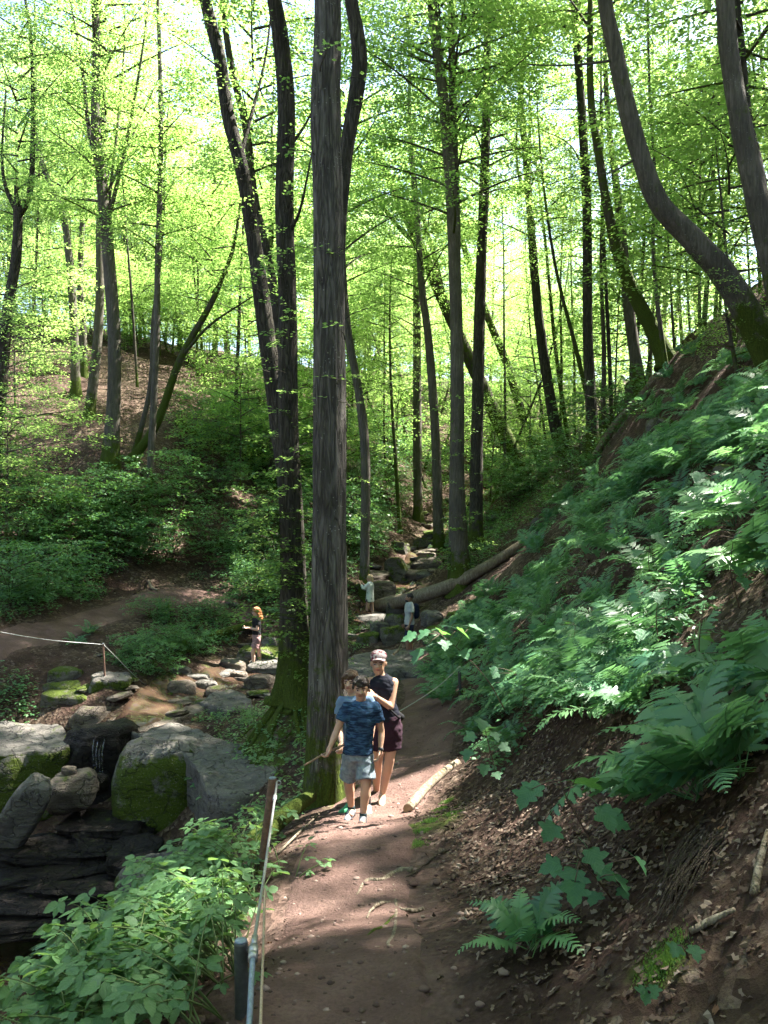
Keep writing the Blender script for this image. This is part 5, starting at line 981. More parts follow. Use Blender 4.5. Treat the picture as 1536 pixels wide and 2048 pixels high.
shoots(T2, [(P(px, py, 14.2 + dd), .75, k) for (px, py, dd, k) in [(596, 1290, -.3, 7), (590, 1235, -.3, 8), (560, 1140, .3, 10), (560, 1100, .2, 9), (600, 1210, -.3, 6), (560, 1040, .2, 8), (545, 970, .4, 7), (610, 1120, -.2, 6)]], .075, 13)
T3 = TREES[2][0]; shoots(T3, [(P(px, py, 16.2), .4, k) for (px, py, k) in [(540, 700, 5), (520, 560, 6), (500, 440, 7), (480, 330, 7), (455, 200, 8), (500, 120, 8), (520, 60, 8), (430, 40, 8)]], .085, 4, length=.8)
T1 = TREES[0][0]; shoots(T1, [(P(px, py, 9.0), .25, k) for (px, py, k) in [(640, 100, 2), (690, 150, 2), (690, 480, 2), (690, 620, 2), (700, 760, 2), (630, 300, 1)]], .06, 5, n=14, length=.4)
T20 = TREES[13][0]; shoots(T20, [(P(px, py, 25.6), .5, k) for (px, py, k) in [(915, 1120, 6), (940, 1080, 6), (925, 1040, 5), (930, 960, 4), (905, 900, 4), (930, 830, 5), (890, 800, 4)]], .10, 6, n=18)
T24 = TREES[18][0]; shoots(T24, [(P(px, py, 28.2), .5, k) for (px, py, k) in [(730, 960, 4), (720, 800, 5), (700, 760, 5), (740, 1040, 5)]], .10, 7, n=18)
# --- ground cover nobody could count
def cover(name, label, areas, n, seed, hgt=.35, leaf=.085, nl=12, mat='herb_leaf', xr=(-16, 2), yr=(14, 60)):
    rng = np.random.default_rng(seed); pts = []
    xx = rng.uniform(*xr, n * 14); yy = rng.uniform(*yr, n * 14); zz = H(xx, yy)
    den = fbm(np.stack([xx * .5, yy * .5, xx * 0], 1), 3, seed); dl = np.minimum(dist_line(xx, yy, LPATH), dist_line(xx, yy, PATHS))
    vx, vy = 768 + xx / yy * FPX, 1024 - zz / yy * FPX; ok = np.zeros(len(xx), bool)
    for ar in areas: ok |= inpolyv(vx, vy, ar)
    ok &= (den > -.12) & (dl > .75); pts = np.column_stack([xx, yy, zz])[ok][:n]
    p = np.array(pts); m = len(p); hh = hgt * rng.uniform(.5, 1.3, m)
    k = rng.random((m, nl)); a = rng.uniform(0, 6.28, (m, nl)); r = rng.uniform(.02, .16, (m, nl)) * (hgt / .35)
    c = np.stack([p[:, 0:1] + np.cos(a) * r, p[:, 1:2] + np.sin(a) * r, p[:, 2:3] + hh[:, None] * k], -1).reshape(-1, 3); a = a.ravel()
    d = unit(np.stack([np.cos(a), np.sin(a), rng.normal(-.1, .25, len(a))], 1)); nr = unit(np.stack([rng.normal(0, .35, len(a)), rng.normal(0, .35, len(a)), np.ones(len(a))], 1)); nr = unit(nr - d * (nr * d).sum(1)[:, None]); L = leaf * rng.uniform(.6, 1.3, len(a))
    V, Q = leaf_quads(c, d, nr, L, L * .6); tag(obj(name, np_mesh(name, V, [Q], [M[mat]])), label, None, kind='stuff'); print(name, m)
cover('undergrowth', 'low leafy undergrowth on the hillside opposite', [[(-60, 990), (120, 1000), (260, 970), (380, 980), (470, 1030), (560, 1110), (540, 1210), (470, 1180), (380, 1160), (260, 1140), (170, 1230), (60, 1260), (-60, 1270)], [(300, 1215), (480, 1230), (470, 1290), (300, 1340), (260, 1330)], [(-40, 1330), (70, 1370), (60, 1450), (-40, 1450)], [(380, 780), (620, 800), (620, 1000), (520, 980)]], 4300, 3)
cover('undergrowth', 'low leafy undergrowth along the upper stream', [[(680, 850), (860, 870), (930, 950), (800, 1040), (740, 1130), (725, 1200), (680, 1220)], [(880, 1010), (1130, 940), (1090, 1040), (960, 1140), (900, 1130)], [(1080, 860), (1300, 780), (1290, 840), (1150, 950)]], 3200, 4, .4, .10, 12, 'herb_leaf', (-4, 14), (20, 75))
cover('undergrowth', 'sparse seedlings between the ferns', [FERN_AREA, [(880, 1420), (1100, 1420), (1000, 1560), (900, 1540)]], 900, 6, .22, .07, 8, 'fern_leaf', (.8, 9), (4, 30))
cover('undergrowth', 'small seedlings and creepers by the footpath', [[(400, 1480), (640, 1440), (620, 1600), (560, 1700), (430, 1680)], [(680, 1210), (760, 1260), (720, 1310), (690, 1330)], [(380, 1440), (620, 1410), (620, 1500), (480, 1500)]], 420, 7, .2, .07, 9, 'bramble_leaf', (-4, 1), (5, 26))
def tuft(px, py, s, label):
    b = hit(px, py); rng = np.random.default_rng(int(px)); mb = MB()
    for k in range(70):
        a = rng.uniform(0, 6.28); L = s * rng.uniform(.6, 1.2); o = rng.uniform(.3, .9); t = np.linspace(0, 1, 5); c = np.stack([np.cos(a) * o * L * t ** 1.6, np.sin(a) * o * L * t ** 1.6, L * (t - .45 * t ** 3 * o)], 1); sd = np.array([-math.sin(a), math.cos(a), 0]) * .006 * (1 - t * .9)[:, None]
        V = np.concatenate([c - sd, c + sd]); i = np.arange(4); mb.add(V, np.stack([i, i + 1, i + 6, i + 5], -1))
    tag(obj('grass_tuft', mb.mesh('grass_tuft', [M['grass_blade']]), None, b), label, 'grass', 'grass tufts on the far bank')
for (px, py, s) in [(335, 1225, .6), (318, 1222, .5), (352, 1290, .6), (370, 1300, .5), (345, 1310, .5)]: tuft(px, py, s, 'arching tuft of grass on the overgrown far bank')
def moss_patch(pixs, n, seed, label):
    rng = np.random.default_rng(seed); C0 = np.concatenate([np.array([hit(px, py)]) for px, py in pixs]); i = rng.integers(0, len(C0), n); q = C0[i] + rng.normal(0, .035, (n, 3)); q[:, 2] = H(q[:, 0], q[:, 1]) + .004
    d = unit(np.column_stack([rng.normal(0, .6, n), rng.normal(0, .6, n), np.ones(n)])); nr = unit(np.cross(d, rng.normal(0, 1, (n, 3)))); L = rng.uniform(.008, .02, n); V, Q = leaf_quads(q, d, nr, L, L * .35); tag(obj('moss', np_mesh('moss', V, [Q], [M['grass_blade']])), label, None, kind='stuff')
moss_patch([(1320, 1925), (1335, 1905), (1345, 1915), (1310, 1945)], 1500, 1, 'bright cushion of moss on the dark soil'); moss_patch([(880, 1620), (860, 1645), (845, 1665), (835, 1690), (895, 1605), (905, 1630)], 3200, 2, 'moss on the edge of the bank by the path bend'); moss_patch([(735, 1780), (750, 1785), (765, 1790)], 900, 3, 'moss under the thick bare root')
# --- leaf litter
def litter(name, n, xr, yr, size, seed, label, path_p=.12):
    rng = np.random.default_rng(seed); x = rng.uniform(*xr, n); y = rng.uniform(*yr, n); dp = np.minimum(dist_line(x, y, PATHS), dist_line(x, y, LPATH)); k = (dp > .6 + .25 * rng.random(n)) | (rng.random(n) < path_p)
    den = fbm(np.stack([x * .9, y * .9, x * 0], 1), 3, seed); k &= rng.random(n) < np.clip(.55 + den * 1.6, .08, 1); x, y = x[k], y[k]; n = len(x); e = .04; z = H(x, y); gx = (H(x + e, y) - z) / e; gy = (H(x, y + e) - z) / e; nr = unit(np.column_stack([-gx, -gy, np.ones(n)]) + rng.normal(0, .35, (n, 3)))
    d = unit(np.cross(nr, rng.normal(0, 1, (n, 3)))); s = np.cross(nr, d); L = (size * rng.uniform(.5, 1.3, n))[:, None]; W = L * rng.uniform(.45, .75, n)[:, None]; c = np.column_stack([x, y, z + .008]) + nr * L * .06
    cu = nr * (L * rng.uniform(-.05, .35, n)[:, None]); j = lambda: (1 + rng.normal(0, .22, n))[:, None]
    P6 = [c - d * L * .5, c - d * L * .25 * j() + s * W * .38 * j() + cu * .5, c - d * L * .02 + s * W * .25 * j() + cu * .25, c + d * L * .2 * j() + s * W * .5 * j() + cu, c + d * L * .5 + cu * .4, c + d * L * .2 * j() - s * W * .5 * j() + cu * .9, c + d * L * .0 - s * W * .25 * j() + cu * .2, c - d * L * .25 * j() - s * W * .38 * j() + cu * .6]
    V = np.stack(P6, 1).reshape(-1, 3); b = np.arange(n)[:, None] * 8; Q = np.concatenate([b + np.array([[0, 1, 2, 7]]), b + np.array([[7, 2, 6, 6]])[:, :4]]) if False else np.concatenate([b + np.array([0, 1, 2, 7]), b + np.array([2, 3, 5, 6]), ]); T = np.concatenate([b + np.array([3, 4, 5]), b + np.array([2, 6, 7])])
    tag(obj(name, np_mesh(name, V, [Q, T], [M['litter']], smooth=False)), label, None, kind='stuff')
litter('leaf_litter', 24000, (.1, 4.5), (2.0, 10), .044, 1, 'dead brown leaves strewn over the soil bank', .05)
litter('leaf_litter', 12000, (-2.2, 1.4), (2.2, 14), .034, 2, 'dead leaves along the footpath', .45)
litter('leaf_litter', 19000, (-16, 9), (10, 42), .10, 3, 'dead leaves over the slopes of the ravine', .05)
def pebbles(n, seed):
    rng = np.random.default_rng(seed); i = rng.integers(20, 120, n); q = PATHS[i] + rng.normal(0, .42, (n, 2)); z = H(q[:, 0], q[:, 1]) + .022
    V0, Q0 = cube_surface(3); V0 = unit(V0); s = rng.uniform(.005, .02, n) * (rng.random(n) ** 1.5 + .35); m = len(V0)
    V = (V0[None] * (1 + rng.normal(0, .15, (n, m, 1))) * s[:, None, None] * np.array([1.2, 1, .6]) + np.column_stack([q, z])[:, None, :]).reshape(-1, 3); Q = (Q0[None] + (np.arange(n) * m)[:, None, None]).reshape(-1, 4)
    tag(obj('gravel', np_mesh('gravel', V, [Q], [M['path_stone']])), 'small pebbles and crumbs of soil on the footpath', None, kind='stuff')
k_ = NT('path_stone'); g_ = k_.n('ShaderNodeNewGeometry'); M['path_stone'] = k_.done(k_.bsdf(k_.ramp(g_.outputs['Random Per Island'], [(0, (.05, .03, .025)), (.6, (.11, .07, .058)), (1, (.22, .165, .14))]), .9, .2))
pebbles(1200, 5)
print('TIMING 50', round(time.time() - T0, 1))
# ------------------------------------------------------------------ people
def cloth(name, c0, c1, scale=6, stretch=(1, 1, 1), lo=.4, hi=.6, rough=.85):
    k = NT(name); o = k.coord('Object', stretch); n = k.noise(o, scale, 4, .6, .4); f = k.noise(k.coord('Object'), 220, 2)
    w = k.noise(k.coord('Object'), 11, 3, .5, .8)
    M[name] = k.done(k.bsdf(k.mix(k.rng(n, lo, hi), c0, c1), rough, .15, k.bump(k.math('ADD', k.math('MULTIPLY', w, 1.0), k.math('MULTIPLY', f, .12)), .6, .02)))
def skin(name, c): 
    k = NT(name); n = k.noise(k.coord('Object'), 9, 3); M[name] = k.done(k.bsdf(k.mix(k.rng(n, .3, .7), tuple(v * .9 for v in c), c), .5, .35, **{'Subsurface Weight': .12, 'Subsurface Radius': (.02, .008, .004), 'Subsurface Scale': .3}))
skin('skin_a', (.50, .30, .21)); skin('skin_b', (.46, .27, .185)); skin('skin_c', (.26, .15, .10)); skin('skin_d', (.52, .32, .24))
cloth('tee_blue', (.010, .022, .052), (.036, .082, .155), 16, (.8, .8, 4.2), .42, .56); cloth('tee_light', (.10, .155, .24), (.135, .20, .30), 5); cloth('tank_navy', (.008, .009, .016), (.014, .015, .025), 5); cloth('skort', (.022, .010, .018), (.035, .016, .026), 6)
cloth('short_grey', (.14, .17, .20), (.20, .235, .265), 30); cloth('short_b', (.05, .055, .065), (.07, .075, .085), 10); cloth('cap_cloth', (.16, .035, .05), (.40, .32, .32), 22, (1, 1, 1), .44, .50); cloth('black_cloth', (.008, .008, .009), (.016, .016, .018), 8)
cloth('plaid', (.16, .085, .09), (.34, .22, .21), 34, (1, 1, 3), .45, .55); cloth('white_cloth', (.55, .58, .54), (.12, .22, .15), 9, (1, 1, 1), .60, .66); cloth('tee_grey', (.26, .29, .29), (.33, .36, .35), 6); cloth('short_navy', (.010, .014, .035), (.018, .022, .05), 6)
for nm, c in [('hair_dark', (.022, .013, .009)), ('hair_brown', (.085, .045, .024)), ('hair_red', (.36, .15, .05)), ('hair_blond', (.42, .30, .17)), ('hair_black', (.010, .008, .007))]:
    k = NT(nm); n = k.noise(k.coord('Object', (60, 60, 9)), 2.2, 4, .6, .5); M[nm] = k.done(k.bsdf(k.mix(n, tuple(v * .5 for v in c), tuple(v * 1.5 for v in c)), .45, .4, k.bump(n, .8, .02)))
plain('eye_white', (.32, .29, .27), .3, .5); plain('eye_dark', (.015, .01, .008), .2, .5); plain('lip', (.28, .10, .085), .5, .3); plain('brow', (.04, .022, .014), .8, .2); plain('rubber', (.02, .02, .022), .6, .3); plain('shoe_grey', (.16, .17, .19), .7, .3, 25, .7); plain('shoe_green', (.03, .22, .10), .6, .4, 20, .4); plain('shoe_white', (.62, .60, .58), .6, .3, 20, .2); plain('shoe_tan', (.38, .26, .18), .7, .3, 20, .3); plain('stick_wood', (.22, .15, .10), .8, .2, 20, .4); plain('sock_dark', (.03, .045, .05), .9, .1); plain('phone', (.03, .03, .035), .2, .6)
def cap(p0, r0, p1, r1, n=10, m=14):
    p0 = np.asarray(p0, float); p1 = np.asarray(p1, float); v = unit(p1 - p0); a = np.linspace(-np.pi / 2, 0, 5)[1:]; pts = []; rad = []
    for t in a: pts.append(p0 + v * r0 * math.sin(t)); rad.append(r0 * math.cos(t))
    for t in np.linspace(0, 1, n)[1:-1]: pts.append(p0 + (p1 - p0) * t); rad.append(r0 + (r1 - r0) * t)
    for t in -a[::-1]: pts.append(p1 + v * r1 * math.sin(t)); rad.append(r1 * math.cos(t))
    pts = np.array(pts); 
    t = v; ref = np.array([0, 1., 0]) if abs(t[1]) < .8 else np.array([1., 0, 0]); u = unit(np.cross(t, ref)); w = np.cross(t, u); ang = np.linspace(0, 2 * np.pi, m, endpoint=False); rad = np.array(rad)
    V = (pts[:, None, :] + rad[:, None, None] * (np.cos(ang)[None, :, None] * u + np.sin(ang)[None, :, None] * w)).reshape(-1, 3); k = len(pts); i = np.arange(k - 1)[:, None] * m; j = np.arange(m)[None, :]; jj = (j + 1) % m
    Q = np.stack([i + j, i + jj, i + m + jj, i + m + j], -1).reshape(-1, 4); V = np.vstack([V, p0 - v * r0, p1 + v * r1]); q = np.arange(m); T = np.vstack([np.stack([np.full(m, k * m), (q + 1) % m, q], -1), np.stack([np.full(m, k * m + 1), (k - 1) * m + q, (k - 1) * m + (q + 1) % m], -1)])
    return V, Q, T
def ell(c, r, R=None, n=18):
    V, Q = _CS.setdefault(10, cube_surface(10)); V = unit(V) * np.asarray(r, float)
    if R is not None: V = V @ np.array(R).T
    return V + np.asarray(c, float), Q, None
def lathe(rings, yaw=0.0, m=28):
    """rings: (centre, rx, ry) from bottom to top, flat ends"""
    ang = np.linspace(0, 2 * np.pi, m, endpoint=False); c, s = math.cos(yaw), math.sin(yaw); V = []
    for (p, rx, ry) in rings:
        x = np.cos(ang) * rx; y = np.sin(ang) * ry; V.append(np.column_stack([p[0] + x * c - y * s, p[1] + x * s + y * c, np.full(m, p[2])]))
    k = len(rings); V = np.concatenate(V + [np.array([rings[0][0], rings[-1][0]])]); i = np.arange(k - 1)[:, None] * m; j = np.arange(m)[None, :]; jj = (j + 1) % m; Q = np.stack([i + j, i + jj, i + m + jj, i + m + j], -1).reshape(-1, 4); q = np.arange(m)
    T = np.vstack([np.stack([np.full(m, k * m), (q + 1) % m, q], -1), np.stack([np.full(m, k * m + 1), (k - 1) * m + q, (k - 1) * m + (q + 1) % m], -1)]); return V, Q, T
def blob(name, shapes, voxel, mat, smooth=2, noise=0.0, nfreq=20, seed=1, parent=None, wr=0.0):
    mb = MB()
    for s in shapes: mb.add(*s)
    me = mb.mesh('tmp'); bm = bmesh.new(); bm.from_mesh(me); bmesh.ops.recalc_face_normals(bm, faces=bm.faces); bm.to_mesh(me); bm.free()
    o = bpy.data.objects.new('tmp', me); C.objects.link(o); md = o.modifiers.new('r', 'REMESH'); md.mode = 'VOXEL'; md.voxel_size = voxel; md.use_smooth_shade = True
    if smooth: sm = o.modifiers.new('s', 'SMOOTH'); sm.iterations = smooth; sm.factor = .5
    dg = bpy.context.evaluated_depsgraph_get(); me2 = bpy.data.meshes.new_from_object(o.evaluated_get(dg)); bpy.data.objects.remove(o); bpy.data.meshes.remove(me)
    if noise or wr:
        n = len(me2.vertices); V = np.zeros(n * 3, np.float32); me2.vertices.foreach_get('co', V); V = V.reshape(-1, 3).astype(float); N = np.zeros(n * 3, np.float32); me2.vertices.foreach_get('normal', N); N = N.reshape(-1, 3)
        dd = noise * fbm(V * nfreq + seed, 3, seed)
        if wr: dd = dd + wr * (fbm(V * np.array([9, 9, 22]) + V[:, [2, 0, 1]] * 8 + seed, 2, seed + 4))
        V = V + N * dd[:, None]; me2.vertices.foreach_set('co', V.astype(np.float32).ravel()); me2.update()
    me2.name = name; me2.materials.clear(); me2.materials.append(M[mat]); me2.polygons.foreach_set('use_smooth', np.ones(len(me2.polygons), bool)); return obj(name, me2, parent)
def hand_shapes(w, d, side, h, curl=.5, thumb=None):
    """wrist w, pointing direction d, side = vector across the palm towards the thumb"""
    d = unit(np.asarray(d, float)); s = np.asarray(side, float); s = unit(s - d * (s @ d)); n = np.cross(d, s); S = []; L = .055 * h
    S.append(cap(w, .016 * h, w + d * L * .5, .019 * h)); k = w + d * L
    for i, (o, ln) in enumerate([(.016, .042), (.006, .048), (-.005, .045), (-.015, .035)]):
        a = w + d * L * .55 + s * o * h * .9; b = k + s * o * h * 1.1; c1 = b + unit(d * (1 - curl * .5) + n * curl * .8) * ln * h * .55; c2 = c1 + unit(d * (1 - curl * 1.5) + n * curl * 1.3) * ln * h * .5
        S += [cap(a, .0085 * h, b, .0068 * h, 5, 8), cap(b, .0068 * h, c1, .006 * h, 5, 8), cap(c1, .006 * h, c2, .0052 * h, 5, 8)]
    t0 = w + d * L * .25 + s * .014 * h; t1 = t0 + unit(s * .8 + d * .7 + n * .3) * .030 * h; t2 = t1 + unit(s * .2 + d + n * .5 * curl) * .024 * h; S += [cap(t0, .009 * h, t1, .0072 * h, 5, 8), cap(t1, .0072 * h, t2, .0062 * h, 5, 8)]
    return S
def person(label, base, h, yaw, J, hyaw, skinm, hair, shirt, bottom, shoes, vox, extra=None, fem=False, hpitch=0.0):
    """J: joints relative to base (metres). yaw: which way the body faces, 0 = towards -Y"""
    t = thing('person', label, 'person', base); c, s = math.cos(yaw), math.sin(yaw); F = np.array([s, -c, 0]); Rt = np.array([c, s, 0])   # forward, and the body's own left seen from the front
    Rh = np.array(Matrix.Rotation(hyaw, 3, 'Z') @ Matrix.Rotation(hpitch, 3, 'X')); hc = J['head']; nk = J['neck']; pel = J['pelvis']; ch = (J['shL'] + J['shR']) / 2; wai = pel * .45 + ch * .55 - [0, 0, .03 * h]
    def hd(x, y, z): return hc + Rh @ (np.array([x, y, z]) * h)
    S = [ell(hd(0, .006, .012), np.array([.0485, .060, .062]) * h, Rh), ell(hd(0, -.010, -.030), np.array([.039, .043, .046]) * h, Rh), cap(hd(0, -.034, -.058), .016 * h, hd(0, -.030, -.050), .020 * h), cap(hd(0, -.052, .006), .0065 * h, hd(0, -.066, -.016), .0088 * h, 5, 8), cap(hd(-.012, -.052, -.020), .006 * h, hd(.012, -.052, -.020), .006 * h, 4, 8),
         cap(hd(-.022, -.049, .014), .0075 * h, hd(.022, -.049, .014), .0075 * h, 5, 8), ell(hd(.050, .008, -.006), np.array([.007, .013, .018]) * h, Rh), ell(hd(-.050, .008, -.006), np.array([.007, .013, .018]) * h, Rh), cap(hd(0, .012, -.045), .032 * h, nk - [0, 0, .015 * h], .034 * h), cap(hd(-.02, -.046, -.012), .012 * h, hd(.02, -.046, -.012), .012 * h, 5, 8)]
    S += [lathe([(pel - [0, 0, .05 * h], .075 * h, .055 * h), (pel, .088 * h, .062 * h), (wai, (.066 if fem else .074) * h, .050 * h), (ch - [0, 0, .09 * h], .085 * h, .062 * h), (ch - [0, 0, .03 * h], .092 * h, .058 * h), (ch + [0, 0, .012 * h], .06 * h, .04 * h)], yaw), cap(J['shL'], .030 * h, J['shR'], .030 * h)]
    for q in 'LR':
        sh, el, wr, hp, kn, an = (J[a + q] for a in ('sh', 'el', 'wr', 'hip', 'kn', 'an'))
        S += [cap(sh, .030 * h, el, .0225 * h), cap(el, .0225 * h, el * .65 + wr * .35, .0225 * h), cap(el * .65 + wr * .35, .0225 * h, wr, .0145 * h), cap(hp, .053 * h, kn, .034 * h), cap(kn, .033 * h, kn * .7 + an * .3, .0335 * h), cap(kn * .7 + an * .3 - F * .006 * h, .0335 * h, an, .020 * h), cap(an, .020 * h, an + F * .05 * h - [0, 0, .022 * h], .018 * h)]
        S += hand_shapes(wr, J.get('hd' + q, wr - el), J.get('ts' + q, F), h, J.get('curl' + q, .6))
    blob('body', S, vox, skinm, 2, parent=t)
    # face
    for q in (-1, 1):
        obj('eye', np_mesh('eye', *(lambda a: (a[0], [a[1]]))(ell(hd(.0205 * q, -.0545, .003), np.array([.0080, .005, .0036]) * h, Rh)), [M['eye_white']]), t)
        obj('iris', np_mesh('iris', *(lambda a: (a[0], [a[1]]))(ell(hd(.0205 * q, -.0585, .003), np.array([.0046, .0025, .0046]) * h, Rh)), [M['eye_dark']]), t)
        blob('eyebrow', [cap(hd(.010 * q, -.0575, .0155), .0030 * h, hd(.031 * q, -.0525, .0155), .0026 * h, 5, 8)], .002 * h, 'brow', 0, parent=t)
    mb = MB(); mb.add(*cap(hd(-.014, -.052, -.0345), .0036 * h, hd(.014, -.052, -.0345), .0036 * h, 6, 8)); mb.add(*cap(hd(-.006, -.0545, -.0350), .0042 * h, hd(.006, -.0545, -.0350), .0042 * h, 6, 8)); obj('mouth', mb.mesh('mouth', [M['lip']]), t)
    # clothes
    hm = shirt.get('hem', .02); inf = shirt.get('inf', .012) * h; pz = pel + [0, 0, hm * h]; sl = shirt.get('sleeve', .6)
    S = [lathe([(pz, (.088 if not fem else .084) * h + inf, .066 * h + inf * .8), ((pz + wai) / 2, .080 * h + inf, .060 * h + inf * .8), (wai, (.070 if fem else .078) * h + inf, .056 * h + inf * .7), (ch - [0, 0, .08 * h], .088 * h + inf, .066 * h + inf * .6), (ch - [0, 0, .02 * h], .098 * h + inf * .6, .062 * h + inf * .5), (ch + [0, 0, .020 * h], .078 * h + inf * .3, .052 * h + inf * .3), (ch + [0, 0, .038 * h], .050 * h, .046 * h), (ch + [0, 0, .048 * h], .040 * h, .040 * h)], yaw)]
    if sl > 0: S.append(cap(J['shL'] * .97 + ch * .03 + [0, 0, .004 * h], .033 * h, J['shR'] * .97 + ch * .03 + [0, 0, .004 * h], .033 * h))
    for q in 'LR':
        if sl > 0:
            sh, el = J['sh' + q], J['el' + q]; e2 = sh + (el - sh) * min(sl, 1.0); S += [cap(sh - (el - sh) * .05, .034 * h, sh + (el - sh) * .3, .036 * h), tube(np.array([sh, sh * .5 + e2 * .5, e2]), [.037 * h, .038 * h, (.038 if sl < .8 else .032) * h + inf * .3], 16)]
            if sl > 1: S += [tube(np.array([el, el + (J['wr' + q] - el) * (sl - 1)]), [.033 * h, .028 * h], 14), cap(el, .031 * h, el, .0312 * h, 4)]
        else: S += [cap(ch * .35 + J['sh' + q] * .65, .030 * h, ch * .3 + J['sh' + q] * .7 - [0, 0, .05 * h], .030 * h)]
    blob('shirt', S, vox, shirt['mat'], 2, .0, parent=t, wr=.007 * h, seed=int(h * 100))
    bl = bottom['len']; S = []
    if bottom.get('skirt'):
        km = (J['knL'] + J['knR']) / 2; hp = (J['hipL'] + J['hipR']) / 2; e = hp + (km - hp) * bl; S = [lathe([(e, .108 * h, .085 * h), (hp, .104 * h, .078 * h), (pel + [0, 0, .04 * h], .086 * h, .064 * h)], yaw)]
    else:
        S = [lathe([(pel - [0, 0, .055 * h], .088 * h, .066 * h), (pel, .097 * h, .073 * h), (pel + [0, 0, .05 * h], .086 * h, .064 * h)], yaw)]
        for q in 'LR':
            hp, kn = J['hip' + q], J['kn' + q]; S += [cap(hp, .060 * h, hp + (kn - hp) * .1, .060 * h), tube(np.array([hp, hp + (kn - hp) * .5 * bl, hp + (kn - hp) * bl]), [.061 * h, .060 * h, (.060 + bottom.get('fl', 0)) * h], 18)]
    blob('shorts' if not bottom.get('skirt') else 'skirt', S, vox, bottom['mat'], 2, parent=t, wr=.006 * h, seed=int(h * 90))
    for q in 'LR':
        an = J['an' + q]; fd = unit(J.get('ft' + q, F)); heel = an - [0, 0, .030 * h] - fd * .018 * h; toe = an + fd * .098 * h - [0, 0, .034 * h]; bl_ = heel * .35 + toe * .65
        o = blob('shoe', [cap(heel, .022 * h, bl_, .025 * h), cap(bl_, .025 * h, toe, .0175 * h), cap(heel + [0, 0, .004 * h], .0235 * h, an + fd * .012 * h - [0, 0, .008 * h], .0245 * h), cap(an + fd * .02 * h - [0, 0, .012 * h], .022 * h, bl_, .021 * h)], vox * .8, shoes['mat' + q] if 'mat' + q in shoes else shoes['mat'], 2, parent=t)
        mb = MB(); dn = np.array([0, 0, -.020 * h]); mb.add(*lathe([(heel * .4 + toe * .6 + dn - [0, 0, .010 * h], .030 * h, .030 * h), (heel * .4 + toe * .6 + dn, .031 * h, .031 * h)])); 
        so = blob('sole', [cap(heel + dn * .55, .022 * h, toe + dn * .35, .018 * h)], vox * .8, 'rubber', 1, parent=o)
        if shoes.get('sock'): blob('sock', [tube(np.array([an - [0, 0, .012 * h], an + (J['kn' + q] - an) * shoes['sock']]), [.0235 * h, .0255 * h], 16)], vox * .7, shoes.get('sockm', 'sock_dark'), 1, parent=t)
    # hair
    hs = []
    for kind, *a in hair['shapes']:
        if kind == 'e': hs.append(ell(hd(*a[0]), np.array(a[1]) * h, Rh))
        else: hs.append(cap(hd(*a[0]), a[1] * h, hd(*a[2]), a[3] * h, 8, 12))
    if hs: blob('hair', hs, vox * .7, hair['mat'], 1, .010 * h, hair.get('f', 38), 3, parent=t)
    if extra: extra(t, h, J, hd, F, Rt, vox, Rh)
    return t
def JJ(base, d, **px):              # joints given as photograph pixels (px, py, depth offset)
    return {k: v if np.isscalar(v) else np.array(v, float) if k[:2] in ('hd', 'ts', 'ft') else P(v[0], v[1], d + (v[2] if len(v) > 2 else 0)) - base for k, v in px.items()}
SHORT_HAIR = [('e', (0, .012, .026), (.054, .062, .060)), ('e', (0, -.018, .056), (.046, .040, .026)), ('c', (-.036, -.036, .046), .017, (.030, -.044, .044), .017), ('c', (.050, .0, .012), .010, (.048, .010, -.010), .007), ('c', (-.050, .0, .012), .010, (-.048, .010, -.010), .007), ('c', (-.02, -.054, .036), .009, (.012, -.056, .030), .008)]
LONG_BOY = [('e', (0, .010, .026), (.056, .064, .062)), ('e', (0, -.020, .052), (.050, .042, .028)), ('c', (.048, -.016, .030), .018, (.050, .0, -.040), .014), ('c', (-.048, -.016, .030), .018, (-.052, .0, -.045), .015), ('c', (-.03, .04, .0), .028, (.03, .04, -.030), .026), ('c', (-.034, -.046, .040), .012, (.0, -.056, .034), .010)]
# boy in front
d = 7.75; b = gp((712 - 768) / FPX * d, d); b[2] = P(0, 1662, d)[2]
J = JJ(b, d, head=(722, 1384), neck=(722, 1409), shL=(752, 1422), shR=(692, 1422), elL=(763, 1470, .04), elR=(673, 1470, -.05), wrL=(761, 1505, -.03), wrR=(660, 1501, -.15), pelvis=(716, 1508), hipL=(730, 1520), hipR=(702, 1520), knL=(732, 1578, -.10), knR=(697, 1572, .10), anL=(726, 1640, -.12), anR=(703, 1624, .22), hdR=(-.35, -.2, -1), tsR=(0.3, -1, -.1), hdL=(-.1, -.1, -1), tsL=(0, -1, 0), curlR=1.0, ftL=(-.15, -1, 0), ftR=(-.35, -1, -.1), )
def stand(b, J, h, feet='LR'):                 # set the figure down on the path surface
    up = max(h1(b[0] + J['an' + q][0], b[1] + J['an' + q][1]) + .022 - (b[2] + J['an' + q][2] - .043 * h) for q in feet); b[2] += up; return up
LIFT = stand(b, J, 1.47); print('LIFT', LIFT)
def ex1(t, h, J, hd, F, Rt, vox, Rh):
    w = J['wrL']; v = unit(J['wrL'] - J['elL']); o = blob('wristwatch', [tube(np.array([w - v * .014, w + v * .014]), [.024, .024], 16), cap(w + [.016, -.018, 0], .016, w + [.019, -.021, 0], .014)], .005, 'rubber', 1, parent=t)
    mb = MB(); a = np.linspace(0, 2 * np.pi, 21); c0 = J['neck'] - [0, .0, .022]; mb.add(*tube(np.column_stack([c0[0] + np.cos(a) * .062, c0[1] + np.sin(a) * .056, c0[2] + .012 * np.sin(a)]), np.full(21, .008), 7, False)); obj('collar', mb.mesh('collar', [M['tee_blue']]), t)
